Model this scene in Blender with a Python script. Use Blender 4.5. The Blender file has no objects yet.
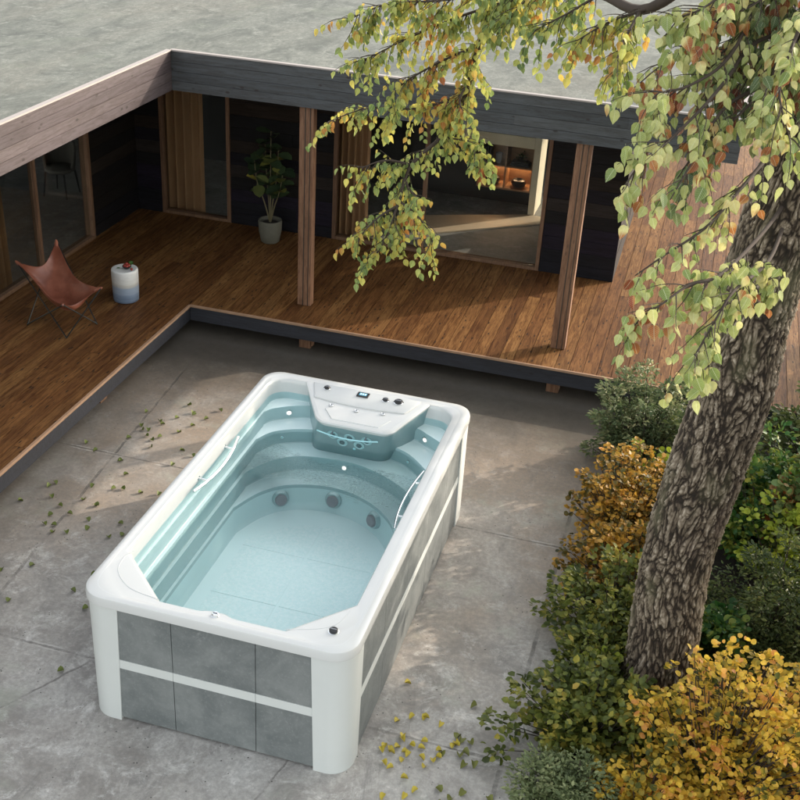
import bpy, math, random
import numpy as np
from mathutils import Vector, Matrix, noise as mnoise
R = math.radians
random.seed(7)
rng = np.random.default_rng(11)
S = bpy.context.scene
COL = S.collection
ROOT = {}

# ------------------------------------------------------------------ nodes
class NT:
    def __init__(s, name):
        s.m = bpy.data.materials.new(name); s.m.use_nodes = True
        s.t = s.m.node_tree; s.t.nodes.clear()
        s.out = s.t.nodes.new('ShaderNodeOutputMaterial')
    def n(s, typ, ins=None, out=0, **props):
        nd = s.t.nodes.new('ShaderNode' + typ)
        for k, v in props.items(): setattr(nd, k, v)
        for k, v in (ins or {}).items():
            sk = nd.inputs[k]
            if isinstance(v, bpy.types.NodeSocket): s.t.links.new(v, sk)
            else: sk.default_value = v
        return nd.outputs[out]
    def math(s, op, a, b=0.0, c=None):
        i = {0: a, 1: b}
        if c is not None: i[2] = c
        return s.n('Math', i, operation=op)
    def mix(s, f, a, b, blend='MIX'):
        a = tuple(a) + (1,) if isinstance(a, (tuple, list)) and len(a) == 3 else a
        b = tuple(b) + (1,) if isinstance(b, (tuple, list)) and len(b) == 3 else b
        return s.n('Mix', {0: f, 6: a, 7: b}, out=2, data_type='RGBA', blend_type=blend)
    def ramp(s, f, stops, interp='LINEAR'):
        nd = s.t.nodes.new('ShaderNodeValToRGB'); s.t.links.new(f, nd.inputs[0])
        cr = nd.color_ramp; cr.interpolation = interp
        while len(cr.elements) < len(stops): cr.elements.new(.5)
        for e, (p, c) in zip(cr.elements, stops):
            e.position = p; e.color = tuple(c) + (1,) if len(c) == 3 else c
        return nd.outputs[0]
    def vec(s, scale=(1, 1, 1), loc=(0, 0, 0)):
        c = s.n('TexCoord', out=3)
        return s.n('Mapping', {0: c, 1: loc, 3: scale})
    def noise(s, v, scale, detail=4, rough=.55, dist=0):
        return s.n('TexNoise', {'Vector': v, 'Scale': scale, 'Detail': detail, 'Roughness': rough, 'Distortion': dist})
    def sstep(s, v, a, b, lo=0., hi=1.):
        return s.n('MapRange', {0: v, 1: a, 2: b, 3: lo, 4: hi}, interpolation_type='SMOOTHSTEP')
    def bump(s, h, strength=.3, dist=.01):
        return s.n('Bump', {'Height': h, 'Strength': strength, 'Distance': dist})
    def bsdf(s, col, rough=.5, normal=None, **kw):
        i = {'Base Color': tuple(col) + (1,) if isinstance(col, (tuple, list)) else col, 'Roughness': rough}
        if normal is not None: i['Normal'] = normal
        for k, v in kw.items(): i[k.replace('_', ' ')] = v
        return s.n('BsdfPrincipled', i)
    def done(s, sh):
        s.t.links.new(sh, s.out.inputs[0]); return s.m

def plain(name, col, rough=.5, metal=0., var=.12, scale=12., bump=0., coat=0., spec=.5):
    m = NT(name); v = m.vec()
    n = m.noise(v, scale, 4)
    c = m.mix(n, tuple(x * (1 - var) for x in col), tuple(min(1, x * (1 + var)) for x in col))
    nor = m.bump(m.noise(v, scale * 6, 3), bump, .004) if bump else None
    return m.done(m.bsdf(c, rough, nor, Metallic=metal, Coat_Weight=coat, Specular_IOR_Level=spec))

def concrete(name, dark, mid, tan, joints=False, scale=1.0, rough=.85):
    m = NT(name); v = m.vec() if joints or 'roof' not in name else m.vec((1, .42, 1))
    big = m.noise(v, .45 * scale, 5, .6, .4)
    med = m.noise(v, 2.1 * scale, 7, .66, .8)
    fine = m.noise(v, 22 * scale, 6, .78)
    c = m.mix(m.sstep(med, .34, .62), dark, mid)
    if joints:
        sp_ = m.t.nodes.new('ShaderNodeSeparateXYZ'); m.t.links.new(v, sp_.inputs[0])
        zone = m.sstep(m.math('ADD', sp_.outputs[1], m.math('MULTIPLY', m.math('SUBTRACT', med, .5), 3.0)), .8, 3.2, .22, 1)
        c = m.mix(m.math('MULTIPLY', m.sstep(big, .36, .56, .35, .9), zone), c, tan)
    else:
        c = m.mix(m.sstep(big, .46, .66, 0, .6), c, tan)
    st = m.noise(m.vec((1, .35 if joints else .9, 1), (5, 2, 0)), 1.3 * scale, 7, .78, 1.6)
    c = m.mix(m.sstep(st, .55, .68, 0, .5), c, tuple(x * .55 for x in dark))
    pale = m.noise(m.vec((1, 1, 1), (9, 4, 0)), 3.3 * scale, 7, .8, .5)
    pf = m.sstep(pale, .50, .68, 0, .75)
    if joints: pf = m.math('MULTIPLY', pf, m.sstep(sp_.outputs[1], .5, 3.5, 1, .35))
    c = m.mix(pf, c, tuple(min(.8, x * 1.5) for x in mid))
    c = m.mix(m.sstep(fine, .38, .68, .45, 0), c, tuple(x * .62 for x in dark), 'MIX')
    grn = m.noise(m.vec((1, 1, 1), (2, 8, 1)), 1.1 * scale, 6, .7)
    c = m.mix(m.sstep(grn, .54, .68, 0, .35), c, tuple(x * y for x, y in zip(mid, (.78, .86, .74))))
    pit = m.n('TexVoronoi', {'Vector': v, 'Scale': 15 * scale, 'Randomness': 1.0})
    pn = m.noise(v, 2.5 * scale, 4)
    pits = m.math('MULTIPLY', m.sstep(pit, .06, .13, 1, 0), m.sstep(pn, .44, .58))
    c = m.mix(m.math('MULTIPLY', pits, .85), c, (.03, .03, .028))
    h = m.math('ADD', m.math('MULTIPLY', fine, .5), m.math('MULTIPLY', pits, -.8))
    if joints:
        sep = m.t.nodes.new('ShaderNodeSeparateXYZ'); m.t.links.new(v, sep.inputs[0])
        X, Y = sep.outputs[0], sep.outputs[1]
        wob = m.math('MULTIPLY', m.math('SUBTRACT', m.noise(v, 5, 5, .7), .5), .05)
        def line(coord, w):
            return m.sstep(m.math('ABSOLUTE', m.math('ADD', coord, wob)), w, w * 2.4, 1, 0)
        yy = m.math('SUBTRACT', m.math('PINGPONG', m.math('ADD', Y, -.57 + 30.5), 1.525), 0.0)
        l1 = line(yy, .007)
        l2 = line(m.math('SUBTRACT', X, 3.33), .011)
        xs = m.math('ADD', m.math('MULTIPLY', m.math('SUBTRACT', Y, 2.5), .075), m.math('ADD', X, 1.67))
        l3 = m.math('MULTIPLY', line(xs, .009), m.sstep(Y, .6, .7))
        cr1 = m.math('ADD', m.math('SUBTRACT', X, 1.70), m.math('MULTIPLY', Y, -.22))
        l4 = m.math('MULTIPLY', line(cr1, .005), m.sstep(Y, .5, .57, 1, 0))
        cr2 = m.math('ADD', m.math('ADD', X, .61), m.math('MULTIPLY', Y, -.55))
        l5 = m.math('MULTIPLY', line(cr2, .007), m.sstep(Y, .5, .57, 1, 0))
        L = m.math('MAXIMUM', m.math('MAXIMUM', l1, l2), m.math('MAXIMUM', l3, m.math('MAXIMUM', l4, l5)))
        brk = m.sstep(m.noise(v, 2.2, 5, .75), .38, .62, .12, 1)
        L = m.math('MULTIPLY', m.math('MULTIPLY', L, brk), m.sstep(Y, 5.4, 6.2, 1, 0))
        # shade along the deck painted into the concrete, over some real staining
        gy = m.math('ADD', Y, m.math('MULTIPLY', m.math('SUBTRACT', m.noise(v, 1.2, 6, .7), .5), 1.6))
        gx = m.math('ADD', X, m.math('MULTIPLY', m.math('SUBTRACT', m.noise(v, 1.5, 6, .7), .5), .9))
        deck_shade = m.math('MAXIMUM', m.sstep(gy, 4.3, 6.4, 0, .94), m.sstep(gx, -2.25, -1.5, .55, 0))
        c = m.mix(deck_shade, c, m.mix(m.noise(v, 7, 6, .7), (.040, .035, .028), (.085, .074, .06)))
        # worn, slightly darker slab edges
        ed = m.math('MULTIPLY', m.sstep(yy, .0, .16, .22, 0), m.noise(v, 6, 4))
        c = m.mix(ed, c, tuple(x * .4 for x in dark))
        lipm = m.math('MULTIPLY', m.sstep(m.math('ABSOLUTE', m.math('ADD', yy, m.math('ADD', wob, -.022))), .006, .014, 1, 0), m.sstep(m.noise(v, 3, 5, .7),   .45, .62, 0, .4))
        c = m.mix(m.math('MULTIPLY', lipm, m.sstep(Y, 4, 5, 1, 0)), c, (.62, .60, .56))
        c = m.mix(m.math('MULTIPLY', L, .62), c, (.08, .075, .067))
        h = m.math('ADD', h, m.math('MULTIPLY', L, -2.0))
    return m.done(m.bsdf(c, rough, m.bump(h, .35, .008), Specular_IOR_Level=.35))

def wood(name, stops, axis=1, knots=.8, rough=.55, grain=1., varm=1.0, coat=0., spec=.4, kd=9., kl=4.6, kt=.42):
    """stops: ramp of board tones chosen per board; grain runs along axis"""
    m = NT(name)
    isl = m.n('NewGeometry', out=8)
    sc = [9, 9, 9]; sc[axis] = .7
    off = m.n('CombineXYZ', {0: m.math('MULTIPLY', isl, 37.), 1: m.math('MULTIPLY', isl, 91.), 2: m.math('MULTIPLY', isl, 53.)})
    base = m.n('TexCoord', out=3)
    v0 = m.n('VectorMath', {0: base, 1: off}, operation='ADD')
    v = m.n('Mapping', {0: v0, 3: tuple(sc)})
    g = m.noise(v, 3.0, 6, .62, .9)
    g2 = m.noise(v, 14.0, 3, .6)
    c = m.ramp(isl, stops)
    c = m.mix(m.sstep(g, .36, .66, 0, .62 * grain), c, (.42, .33, .26), 'MULTIPLY')
    c = m.mix(m.sstep(g2, .48, .72, 0, .5 * grain), c, (.30, .22, .17), 'MULTIPLY')
    big = m.noise(v0, .9, 3)
    c = m.mix(m.sstep(big, .35, .7, 0, .4 * varm), c, (.5, .5, .5), 'MULTIPLY')
    ks = [kd] * 3; ks[axis] = kl
    kv = m.n('Mapping', {0: v0, 3: tuple(ks)})
    k = m.n('TexVoronoi', {'Vector': kv, 'Scale': 1.0, 'Randomness': 1.0})
    kn = m.noise(v0, 1.7, 2)
    km = m.math('MULTIPLY', m.sstep(k, .08, .19, 1, 0), m.sstep(kn, kt, kt + .1))
    c = m.mix(m.math('MULTIPLY', km, knots), c, (.018, .012, .009))
    h = m.math('ADD', m.math('MULTIPLY', g2, .6), g)
    return m.done(m.bsdf(c, rough, m.bump(h, .25, .004), Coat_Weight=coat, Specular_IOR_Level=spec))

def leafmat(name, stops, clump=2.2, trans=.35, rough=.5, spread=.55, veins=0.):
    m = NT(name)
    isl = m.n('NewGeometry', out=8)
    v = m.vec()
    f = m.math('ADD', m.math('MULTIPLY', isl, spread), m.math('MULTIPLY', m.sstep(m.noise(v, clump, 3), .3, .7), 1 - spread))
    c = m.ramp(f, stops)
    c = m.mix(m.sstep(m.noise(v, 60, 2), .35, .7, 0, .25), c, (.5, .5, .4), 'MULTIPLY')
    nor = None
    if veins:
        av = m.n('Attribute', attribute_name='luv', out=1)
        sp = m.t.nodes.new('ShaderNodeSeparateXYZ'); m.t.links.new(av, sp.inputs[0])
        ab = m.math('ABSOLUTE', sp.outputs[1])
        mid = m.sstep(ab, .008, .028, 1, 0)
        sv = m.math('PINGPONG', m.math('ADD', m.math('SUBTRACT', sp.outputs[0], m.math('MULTIPLY', ab, .75)), 2.), .065)
        side = m.sstep(sv, .0, .018, .7, 0)
        vn = m.math('MAXIMUM', mid, side)
        c = m.mix(m.math('MULTIPLY', vn, veins), c, m.mix(.5, c, (.75, .78, .55)))
        edge = m.sstep(ab, .22, .42, 0, .3)
        c = m.mix(edge, c, (.55, .48, .2))
        nor = m.bump(m.math('SUBTRACT', 1., vn), .35, .004)
    p = m.bsdf(c, rough, nor, Specular_IOR_Level=.4)
    tr = m.n('BsdfTranslucent', {'Color': c})
    return m.done(m.n('MixShader', {0: trans, 1: p, 2: tr}))

def glassmat(name, tint=(.88, .89, .88), refl=.9):
    m = NT(name)
    fr = m.n('LayerWeight', {'Blend': .25}, out=0)
    g = m.n('BsdfGlossy', {'Roughness': .03, 'Color': (refl, refl, refl, 1)})
    tr = m.n('BsdfTransparent', {'Color': tint + (1,)})
    return m.done(m.n('MixShader', {0: m.math('MULTIPLY', fr, .45), 1: tr, 2: g}))

# ------------------------------------------------------------------ meshes
class MB:
    def __init__(s): s.v = []; s.f = []
    def add(s, vs, fs):
        o = len(s.v); s.v.extend([tuple(map(float, p)) for p in vs]); s.f.extend([tuple(i + o for i in f) for f in fs])
    def box(s, a, b):
        x0, y0, z0 = a; x1, y1, z1 = b
        s.add([(x0, y0, z0), (x1, y0, z0), (x1, y1, z0), (x0, y1, z0), (x0, y0, z1), (x1, y0, z1), (x1, y1, z1), (x0, y1, z1)],
              [(0, 3, 2, 1), (4, 5, 6, 7), (0, 1, 5, 4), (1, 2, 6, 5), (2, 3, 7, 6), (3, 0, 4, 7)])
        return s
    def loft(s, rings, closed=True, cap0=False, cap1=False):
        n = len(rings[0]); vs = [p for r in rings for p in r]; fs = []
        for k in range(len(rings) - 1):
            for i in range(n if closed else n - 1):
                j = (i + 1) % n
                fs.append((k * n + i, k * n + j, (k + 1) * n + j, (k + 1) * n + i))
        if cap0: fs.append(tuple(range(n - 1, -1, -1)))
        if cap1: fs.append(tuple(range((len(rings) - 1) * n, len(rings) * n)))
        s.add(vs, fs); return s
    def tube(s, pts, rad, sides=8, caps=True):
        pts = [Vector(p) for p in pts]; n = len(pts)
        if not hasattr(rad, '__len__'): rad = [rad] * n
        up = Vector((0, 0, 1)); rings = []; prev = None
        for i, p in enumerate(pts):
            d = (pts[min(i + 1, n - 1)] - pts[max(i - 1, 0)]).normalized()
            if prev is None:
                a = d.cross(up if abs(d.z) < .9 else Vector((1, 0, 0))).normalized()
            else:
                a = (prev - d * prev.dot(d)).normalized()
            prev = a; b = d.cross(a)
            rings.append([p + (a * math.cos(t) + b * math.sin(t)) * rad[i] for t in [2 * PI * k / sides for k in range(sides)]])
        return s.loft(rings, True, caps, caps)
    def lathe(s, prof, c=(0, 0, 0), n=28, rot=None):
        rings = []
        for r, z in prof:
            ring = [Vector((r * math.cos(2 * PI * k / n), r * math.sin(2 * PI * k / n), z)) for k in range(n)]
            if rot is not None: ring = [rot @ p for p in ring]
            rings.append([p + Vector(c) for p in ring])
        return s.loft(rings, True, True, True)
    def prism(s, poly, z0, z1):
        return s.loft([[(x, y, z0) for x, y in poly], [(x, y, z1) for x, y in poly]], True, True, True)
PI = math.pi

def link(name, me, mat, parent=None, smooth=None, bevel=0., sharp=35):
    if parent is not None:
        o0 = ROOT.get(parent.name, Vector((0, 0, 0)))
        if o0.length: me.transform(Matrix.Translation(-o0))
    if mat: me.materials.append(mat)
    ob = bpy.data.objects.new(name, me); COL.objects.link(ob)
    if parent is not None: ob.parent = parent; ROOT[ob.name] = ROOT.get(parent.name, Vector((0, 0, 0)))
    if smooth:
        me.polygons.foreach_set('use_smooth', np.ones(len(me.polygons), dtype=bool))
        me.set_sharp_from_angle(angle=R(sharp))
    if bevel:
        b = ob.modifiers.new('Bevel', 'BEVEL'); b.width = bevel; b.segments = 2; b.limit_method = 'ANGLE'; b.angle_limit = R(40)
    return ob
def obj(name, mb, mat, parent=None, smooth=None, bevel=0., sharp=35):
    me = bpy.data.meshes.new(name); me.from_pydata(mb.v, [], mb.f); me.update()
    return link(name, me, mat, parent, smooth, bevel, sharp)
def tag(o, label=None, cat=None, group=None, kind=None):
    if label: o['label'] = label
    if cat: o['category'] = cat
    if group: o['group'] = group
    if kind: o['kind'] = kind
    return o
def thing(name, label, cat, loc=(0, 0, 0), group=None):
    o = bpy.data.objects.new(name, None); COL.objects.link(o); o.location = loc
    o.empty_display_size = .2
    ROOT[o.name] = Vector(loc)
    return tag(o, label, cat, group)
def dup(o, loc, rot, label=None):
    c = o.copy(); COL.objects.link(c); c.location = loc; c.rotation_euler = rot
    if label: c['label'] = label
    return c
def catmull(pts, n=6):
    P = [np.array(p, float) for p in pts]; out = []
    for i in range(len(P) - 1):
        p0 = P[max(i - 1, 0)]; p1 = P[i]; p2 = P[i + 1]; p3 = P[min(i + 2, len(P) - 1)]
        for t in np.linspace(0, 1, n, endpoint=False):
            out.append(.5 * (2 * p1 + (p2 - p0) * t + (2 * p0 - 5 * p1 + 4 * p2 - p3) * t * t + (3 * p1 - p0 - 3 * p2 + p3) * t ** 3))
    out.append(P[-1]); return out
def resample(pts, n, last=False):
    P = np.array(pts, float); d = np.r_[0, np.cumsum(np.linalg.norm(np.diff(P, axis=0), axis=1))]
    t = np.linspace(0, d[-1], n + 1)
    q = np.stack([np.interp(t, d, P[:, k]) for k in range(P.shape[1])], 1)
    return list(map(tuple, q if last else q[:-1]))
def norm(a): return a / (np.linalg.norm(a, axis=-1, keepdims=True) + 1e-9)

# leaf templates: (along, side, lift) and faces
T_SIMPLE = (np.array([[0, 0, 0], [.35, .30, .09], [.75, .24, .06], [1, 0, -.06], [.75, -.24, .06], [.35, -.30, .09], [.5, 0, -.03]]),
            [(0, 6, 2, 1), (6, 3, 2), (0, 5, 4, 6), (6, 4, 3)])
T_ROUND = (np.array([[0, 0, 0], [.15, .32, .05], [.5, .46, .08], [.85, .3, .03], [1, 0, -.05], [.85, -.3, .03], [.5, -.46, .08], [.15, -.32, .05], [.5, 0, -.02]]),
           [(0, 8, 2, 1), (8, 4, 3, 2), (0, 7, 6, 8), (8, 6, 5, 4)])
T_HEART = (np.array([[0, 0, 0], [.0, .16, .04], [.15, .33, .09], [.40, .39, .10], [.68, .26, .06], [1.04, 0, -.10], [.68, -.26, .06], [.40, -.39, .10], [.15, -.33, .09], [.0, -.16, .04], [.33, 0, -.0], [.66, 0, -.02],
                     [-.12, 0, .03], [-.34, 0.012, .10], [-.34, -.012, .10]]),
           [(0, 10, 2, 1), (10, 3, 2), (10, 11, 4, 3), (11, 5, 4), (0, 9, 8, 10), (10, 8, 7), (10, 7, 6, 11), (11, 6, 5), (0, 13, 14)])
def leaf_mesh(name, pos, axis, nrm, size, tmpl, width=1.0):
    T, F = tmpl
    pos = np.asarray(pos, float); a = norm(np.asarray(axis, float)); nn = np.asarray(nrm, float)
    s = norm(np.cross(nn, a)); u = np.cross(a, s)
    size = np.asarray(size, float)[:, None, None]
    curl = rng.uniform(.5, 1.8, (len(pos), 1, 1)); wd = rng.uniform(.85, 1.12, (len(pos), 1, 1)) * width
    V = pos[:, None, :] + size * (T[None, :, 0:1] * a[:, None] + T[None, :, 1:2] * s[:, None] * wd + T[None, :, 2:3] * u[:, None] * curl)
    n, k = len(pos), len(T)
    idx = []; tot = []
    for f in F: tot.append(len(f)); idx.extend(f)
    idx = np.array(idx); L = (np.arange(n)[:, None] * k + idx[None]).ravel().astype(np.int32)
    totals = np.tile(np.array(tot, np.int32), n); starts = np.r_[0, np.cumsum(totals)[:-1]].astype(np.int32)
    me = bpy.data.meshes.new(name)
    me.vertices.add(n * k); me.vertices.foreach_set('co', V.astype(np.float32).ravel())
    me.loops.add(len(L)); me.loops.foreach_set('vertex_index', L)
    me.polygons.add(len(totals)); me.polygons.foreach_set('loop_start', starts); me.polygons.foreach_set('loop_total', totals)
    at = me.attributes.new('luv', 'FLOAT_VECTOR', 'POINT'); at.data.foreach_set('vector', np.tile(T * [1, 1, 0], (n, 1)).astype(np.float32).ravel())
    me.update(calc_edges=True); me.validate()
    return me

# ------------------------------------------------------------------ materials
M = {}
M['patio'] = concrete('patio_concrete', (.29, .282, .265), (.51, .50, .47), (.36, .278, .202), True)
M['roofc'] = concrete('roof_concrete', (.085, .094, .083), (.165, .174, .152), (.185, .178, .148), False, 1.0)
M['roomfloor'] = concrete('room_screed', (.28, .275, .26), (.42, .41, .39), (.42, .40, .36), False, .7, .6)
M['soil'] = plain('soil', (.03, .024, .018), .95, var=.6, scale=9, bump=.8)
M['deckw'] = wood('deck_boards', [(0, (.150, .066, .023)), (.3, (.195, .090, .031)), (.55, (.235, .115, .040)), (.8, (.275, .142, .051)), (1, (.165, .072, .025))], 1, 1.0, .62, 1.5, 1.0, 0., .2, 15., 4.2, .28)
M['edge'] = wood('painted_edge', [(0, (.030, .033, .042)), (1, (.045, .048, .06))], 0, .5, .6, .6)
M['nose'] = plain('deck_nosing', (.34, .21, .13), .6, var=.25)
M['charx'] = wood('charred_boards', [(0, (0.0056, 0.0056, 0.0075)), (.25, (0.0111, 0.0102, 0.0111)), (.42, (0.0279, 0.0186, 0.0130)), (.52, (0.0111, 0.0111, 0.0149)), (.7, (0.0186, 0.0168, 0.0241)), (.8, (0.0316, 0.0241, 0.0168)), (.9, (0.0186, 0.0139, 0.0279)), (1, (0.0065, 0.0065, 0.0075))], 0, .4, .6, 1.0, 1., 0., .18)
M['chary'] = wood('charred_boards_side', [(0, (0.0056, 0.0056, 0.0075)), (.25, (0.0111, 0.0102, 0.0111)), (.42, (0.0204, 0.0168, 0.0130)), (.52, (0.0111, 0.0111, 0.0149)), (.8, (0.0261, 0.0204, 0.0158)), (1, (0.0065, 0.0065, 0.0075))], 1, .4, .6, 1.0, 1., 0., .18)
M['fascx'] = wood('fascia_boards', [(0, (.052, .058, .063)), (.5, (.066, .072, .077)), (1, (.082, .088, .092))], 0, .8, .7, .9, .6)
M['fascy'] = wood('fascia_boards_side', [(0, (.058, .044, .047)), (.5, (.080, .063, .066)), (1, (.10, .080, .081))], 1, .8, .7, .9, .6)
M['cap'] = plain('roof_cap', (.30, .265, .245), .6, var=.1)
M['soffit'] = plain('soffit', (.035, .027, .02), .7, var=.3)
M['post'] = wood('post_timber', [(0, (.22, .115, .065)), (1, (.30, .165, .095))], 2, .35, .6, 1.0)
M['frame'] = wood('window_frame_timber', [(0, (.15, .08, .045)), (1, (.21, .12, .07))], 2, .2, .55, .8)
M['frame2'] = plain('pale_timber', (.80, .70, .52), .6, var=.15, scale=5)
M['glass'] = glassmat('window_glass')
M['curtain'] = plain('curtain_cloth', (.40, .225, .115), .9, var=.2, scale=3)
M['dark'] = plain('dark_plaster', (.028, .029, .03), .9, var=.25, scale=2)
M['white'] = plain('acrylic_white', (.60, .61, .595), .22, var=.015, scale=3, coat=.3)
M['whitel'] = plain('panel_white', (.60, .625, .605), .4, var=.03, scale=6)
M['groove'] = plain('rim_groove', (.58, .60, .60), .4, var=.05)
def shellmat():
    m = NT('tub_shell'); v = m.vec()
    sep = m.t.nodes.new('ShaderNodeSeparateXYZ'); m.t.links.new(v, sep.inputs[0])
    n = m.noise(v, 5, 3)
    c = m.mix(m.sstep(n, .3, .7), (.31, .47, .485), (.34, .50, .515))
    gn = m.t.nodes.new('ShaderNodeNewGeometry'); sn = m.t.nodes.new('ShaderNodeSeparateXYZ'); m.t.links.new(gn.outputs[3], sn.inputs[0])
    # by slope, treads coloured paler than walls: step shading painted in
    tread_light = m.sstep(sn.outputs[2], .70, .92)
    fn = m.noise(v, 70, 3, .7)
    c = m.mix(tread_light, c, m.mix(fn, (.66, .82, .825), (.72, .87, .87)))
    return m.done(m.bsdf(c, .28, Coat_Weight=.3))
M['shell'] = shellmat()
def padmat():
    m = NT('floor_pad'); v = m.vec()
    vo = m.n('TexVoronoi', {'Vector': v, 'Scale': 30.})
    n = m.noise(v, 30, 4, .7)
    c = m.mix(m.sstep(n, .35, .68), (.74, .90, .90), (.84, .955, .955))
    c = m.mix(m.sstep(vo, .10, .30, .95, 0), c, (.90, .97, .965))
    return m.done(m.bsdf(c, .6, m.bump(vo, .5, .004)))
M['pad'] = padmat()
M['consoleb'] = plain('console_body', (.21, .32, .33), .3, var=.04, coat=.2)
def stonemat():
    m = NT('tub_panel'); v = m.vec()
    n = m.noise(v, 2.2, 7, .68, .5); f = m.noise(v, 34, 5, .7)
    c = m.mix(m.sstep(n, .3, .7), (.125, .14, .14), (.215, .23, .225))
    c = m.mix(m.sstep(f, .5, .75, 0, .45), c, (.32, .335, .33))
    st = m.noise(m.vec((1, 1, 1), (4, 1, 3)), 5.5, 8, .75, .8)
    c = m.mix(m.sstep(st, .60, .76, 0, .5), c, (.36, .375, .37))
    return m.done(m.bsdf(c, .55, m.bump(f, .15, .003)))
M['panel'] = stonemat()
M['black'] = plain('black_plastic', (.015, .015, .017), .3, var=.1)
M['grey'] = plain('grey_plastic', (.22, .23, .25), .45, var=.08)
M['chrome'] = plain('chrome', (.80, .82, .82), .12, 1., var=.02)
M['cyan'] = plain('cyan_acrylic', (.42, .75, .80), .2, var=.05)
def emit(name, col, s):
    m = NT(name); mm = m.done(m.n('Emission', {0: col + (1,), 1: s}))
    if s < 5: mm.cycles.emission_sampling = 'NONE'
    return mm
M['led'] = emit('tub_light', (1, .96, .88), 2.2)
M['screen'] = emit('display_glow', (.18, .62, .85), .9)
M['digit'] = emit('display_digits', (.75, .95, 1.), 1.3)
M['leather'] = None
def leathermat():
    m = NT('tan_leather'); v = m.vec()
    n = m.noise(v, 4.5, 5, .6, .4); f = m.noise(v, 60, 4, .7)
    c = m.mix(m.sstep(n, .3, .7), (.20, .062, .036), (.34, .125, .08))
    return m.done(m.bsdf(c, .34, m.bump(f, .12, .002), Specular_IOR_Level=.6))
M['leather'] = leathermat()
M['rod'] = plain('black_steel', (.03, .035, .035), .35, .6)
def stoolmat():
    m = NT('banded_glaze'); v = m.vec()
    sep = m.t.nodes.new('ShaderNodeSeparateXYZ'); m.t.links.new(v, sep.inputs[0])
    w = m.math('ADD', sep.outputs[2], m.math('MULTIPLY', m.math('SUBTRACT', m.noise(m.vec((1, 1, .3)), 5, 3), .5), .05))
    c = m.ramp(m.math('DIVIDE', w, .46), [(0, (.14, .19, .28)), (.12, (.19, .25, .35)), (.16, (.15, .20, .28)), (.28, (.20, .26, .35)), (.31, (.27, .33, .42)), (.5, (.30, .36, .45)), (.53, (.45, .45, .43)), (.6, (.55, .54, .50)), (.64, (.66, .66, .63)), (1, (.74, .75, .73))])
    s = m.noise(m.vec((1, 1, 6)), 12, 4)
    c = m.mix(m.sstep(s, .4, .7, 0, .2), c, (.6, .6, .6), 'MULTIPLY')
    return m.done(m.bsdf(c, .35))
M['stool'] = stoolmat()
M['stem'] = plain('plant_stem', (.12, .10, .05), .7, var=.3)
M['pot'] = plain('clay_pot', (.12, .115, .088), .7, var=.2, bump=.3)
M['bark'] = None
def barkmat():
    m = NT('bark'); v = m.vec((1, 1, .45))
    att = m.n('Attribute', attribute_name='ridge', out=2)
    n = m.noise(v, 16, 7, .7, .6); f = m.noise(v, 60, 5, .7)
    h = m.math('ADD', m.math('MULTIPLY', att, .95), m.math('MULTIPLY', m.math('SUBTRACT', n, .5), .7))
    c = m.ramp(h, [(0, (.022, .018, .014)), (.22, (.034, .025, .018)), (.45, (.135, .105, .074)), (.68, (.24, .195, .142)), (1, (.42, .355, .275))])
    moss = m.noise(v, 3.2, 4)
    c = m.mix(m.sstep(moss, .52, .72, 0, .45), c, (.14, .135, .075))
    pink = m.noise(m.vec((1, 1, .5), (3, 3, 3)), 2.0, 3)
    c = m.mix(m.sstep(pink, .55, .7, 0, .3), c, (.2, .14, .125))
    return m.done(m.bsdf(c, .9, m.bump(m.math('ADD', n, m.math('MULTIPLY', f, .5)), .8, .015), Specular_IOR_Level=.2))
M['bark'] = barkmat()
M['twig'] = plain('twig_bark', (.045, .032, .024), .9, var=.4)
M['leafA'] = leafmat('leaves_autumn_branch', [(0, (.05, .10, .025)), (.2, (.12, .19, .045)), (.42, (.29, .35, .09)), (.60, (.46, .46, .10)), (.78, (.55, .45, .08)), (.90, (.48, .21, .035)), (1, (.30, .07, .02))], 1.6, .40, .5, .6, .5)
M['leafB'] = leafmat('leaves_pale_branch', [(0, (.10, .15, .032)), (.18, (.20, .27, .065)), (.40, (.39, .43, .13)), (.60, (.58, .58, .235)), (.72, (.68, .61, .25)), (.80, (.40, .14, .028)), (.9, (.26, .05, .015)), (1, (.14, .022, .010))], 2.4, .30, .40, .66, .8)
M['leafC'] = leafmat('leaves_shaded_branch', [(0, (.03, .06, .02)), (.3, (.07, .12, .04)), (.55, (.13, .18, .06)), (.68, (.20, .20, .07)), (.76, (.22, .06, .02)), (.9, (.15, .025, .012)), (1, (.08, .014, .008))], 2.0, .3, .42, .7, .8)  # darker copy of the pale leaves: inner shade painted in, reds are real
M['b_green'] = leafmat('leaves_sage', [(0, (0.046, 0.086, 0.037)), (.4, (0.139, 0.192, 0.083)), (.75, (0.297, 0.317, 0.156)), (1, (0.468, 0.422, 0.221))], 3)
M['b_orange'] = leafmat('leaves_orange', [(0, (.03, .035, .010)), (.2, (.085, .08, .018)), (.36, (.18, .13, .025)), (.5, (.38, .21, .03)), (.68, (.60, .34, .045)), (.85, (.66, .36, .08)), (1, (.58, .24, .07))], 5.5, .35, .5, .5)
M['b_yellow'] = leafmat('leaves_golden', [(0, (.045, .06, .014)), (.2, (.11, .12, .02)), (.33, (.36, .27, .035)), (.48, (.78, .55, .07)), (.66, (.88, .58, .09)), (.80, (.82, .42, .11)), (1, (.62, .24, .09))], 2.7, .42, .5, .45)
M['b_olive'] = leafmat('leaves_olive', [(0, (.022, .035, .010)), (.3, (.075, .10, .02)), (.52, (.15, .18, .035)), (.72, (.27, .27, .05)), (.88, (.42, .36, .06)), (1, (.46, .30, .055))], 4.5, .35, .5, .5)
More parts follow.
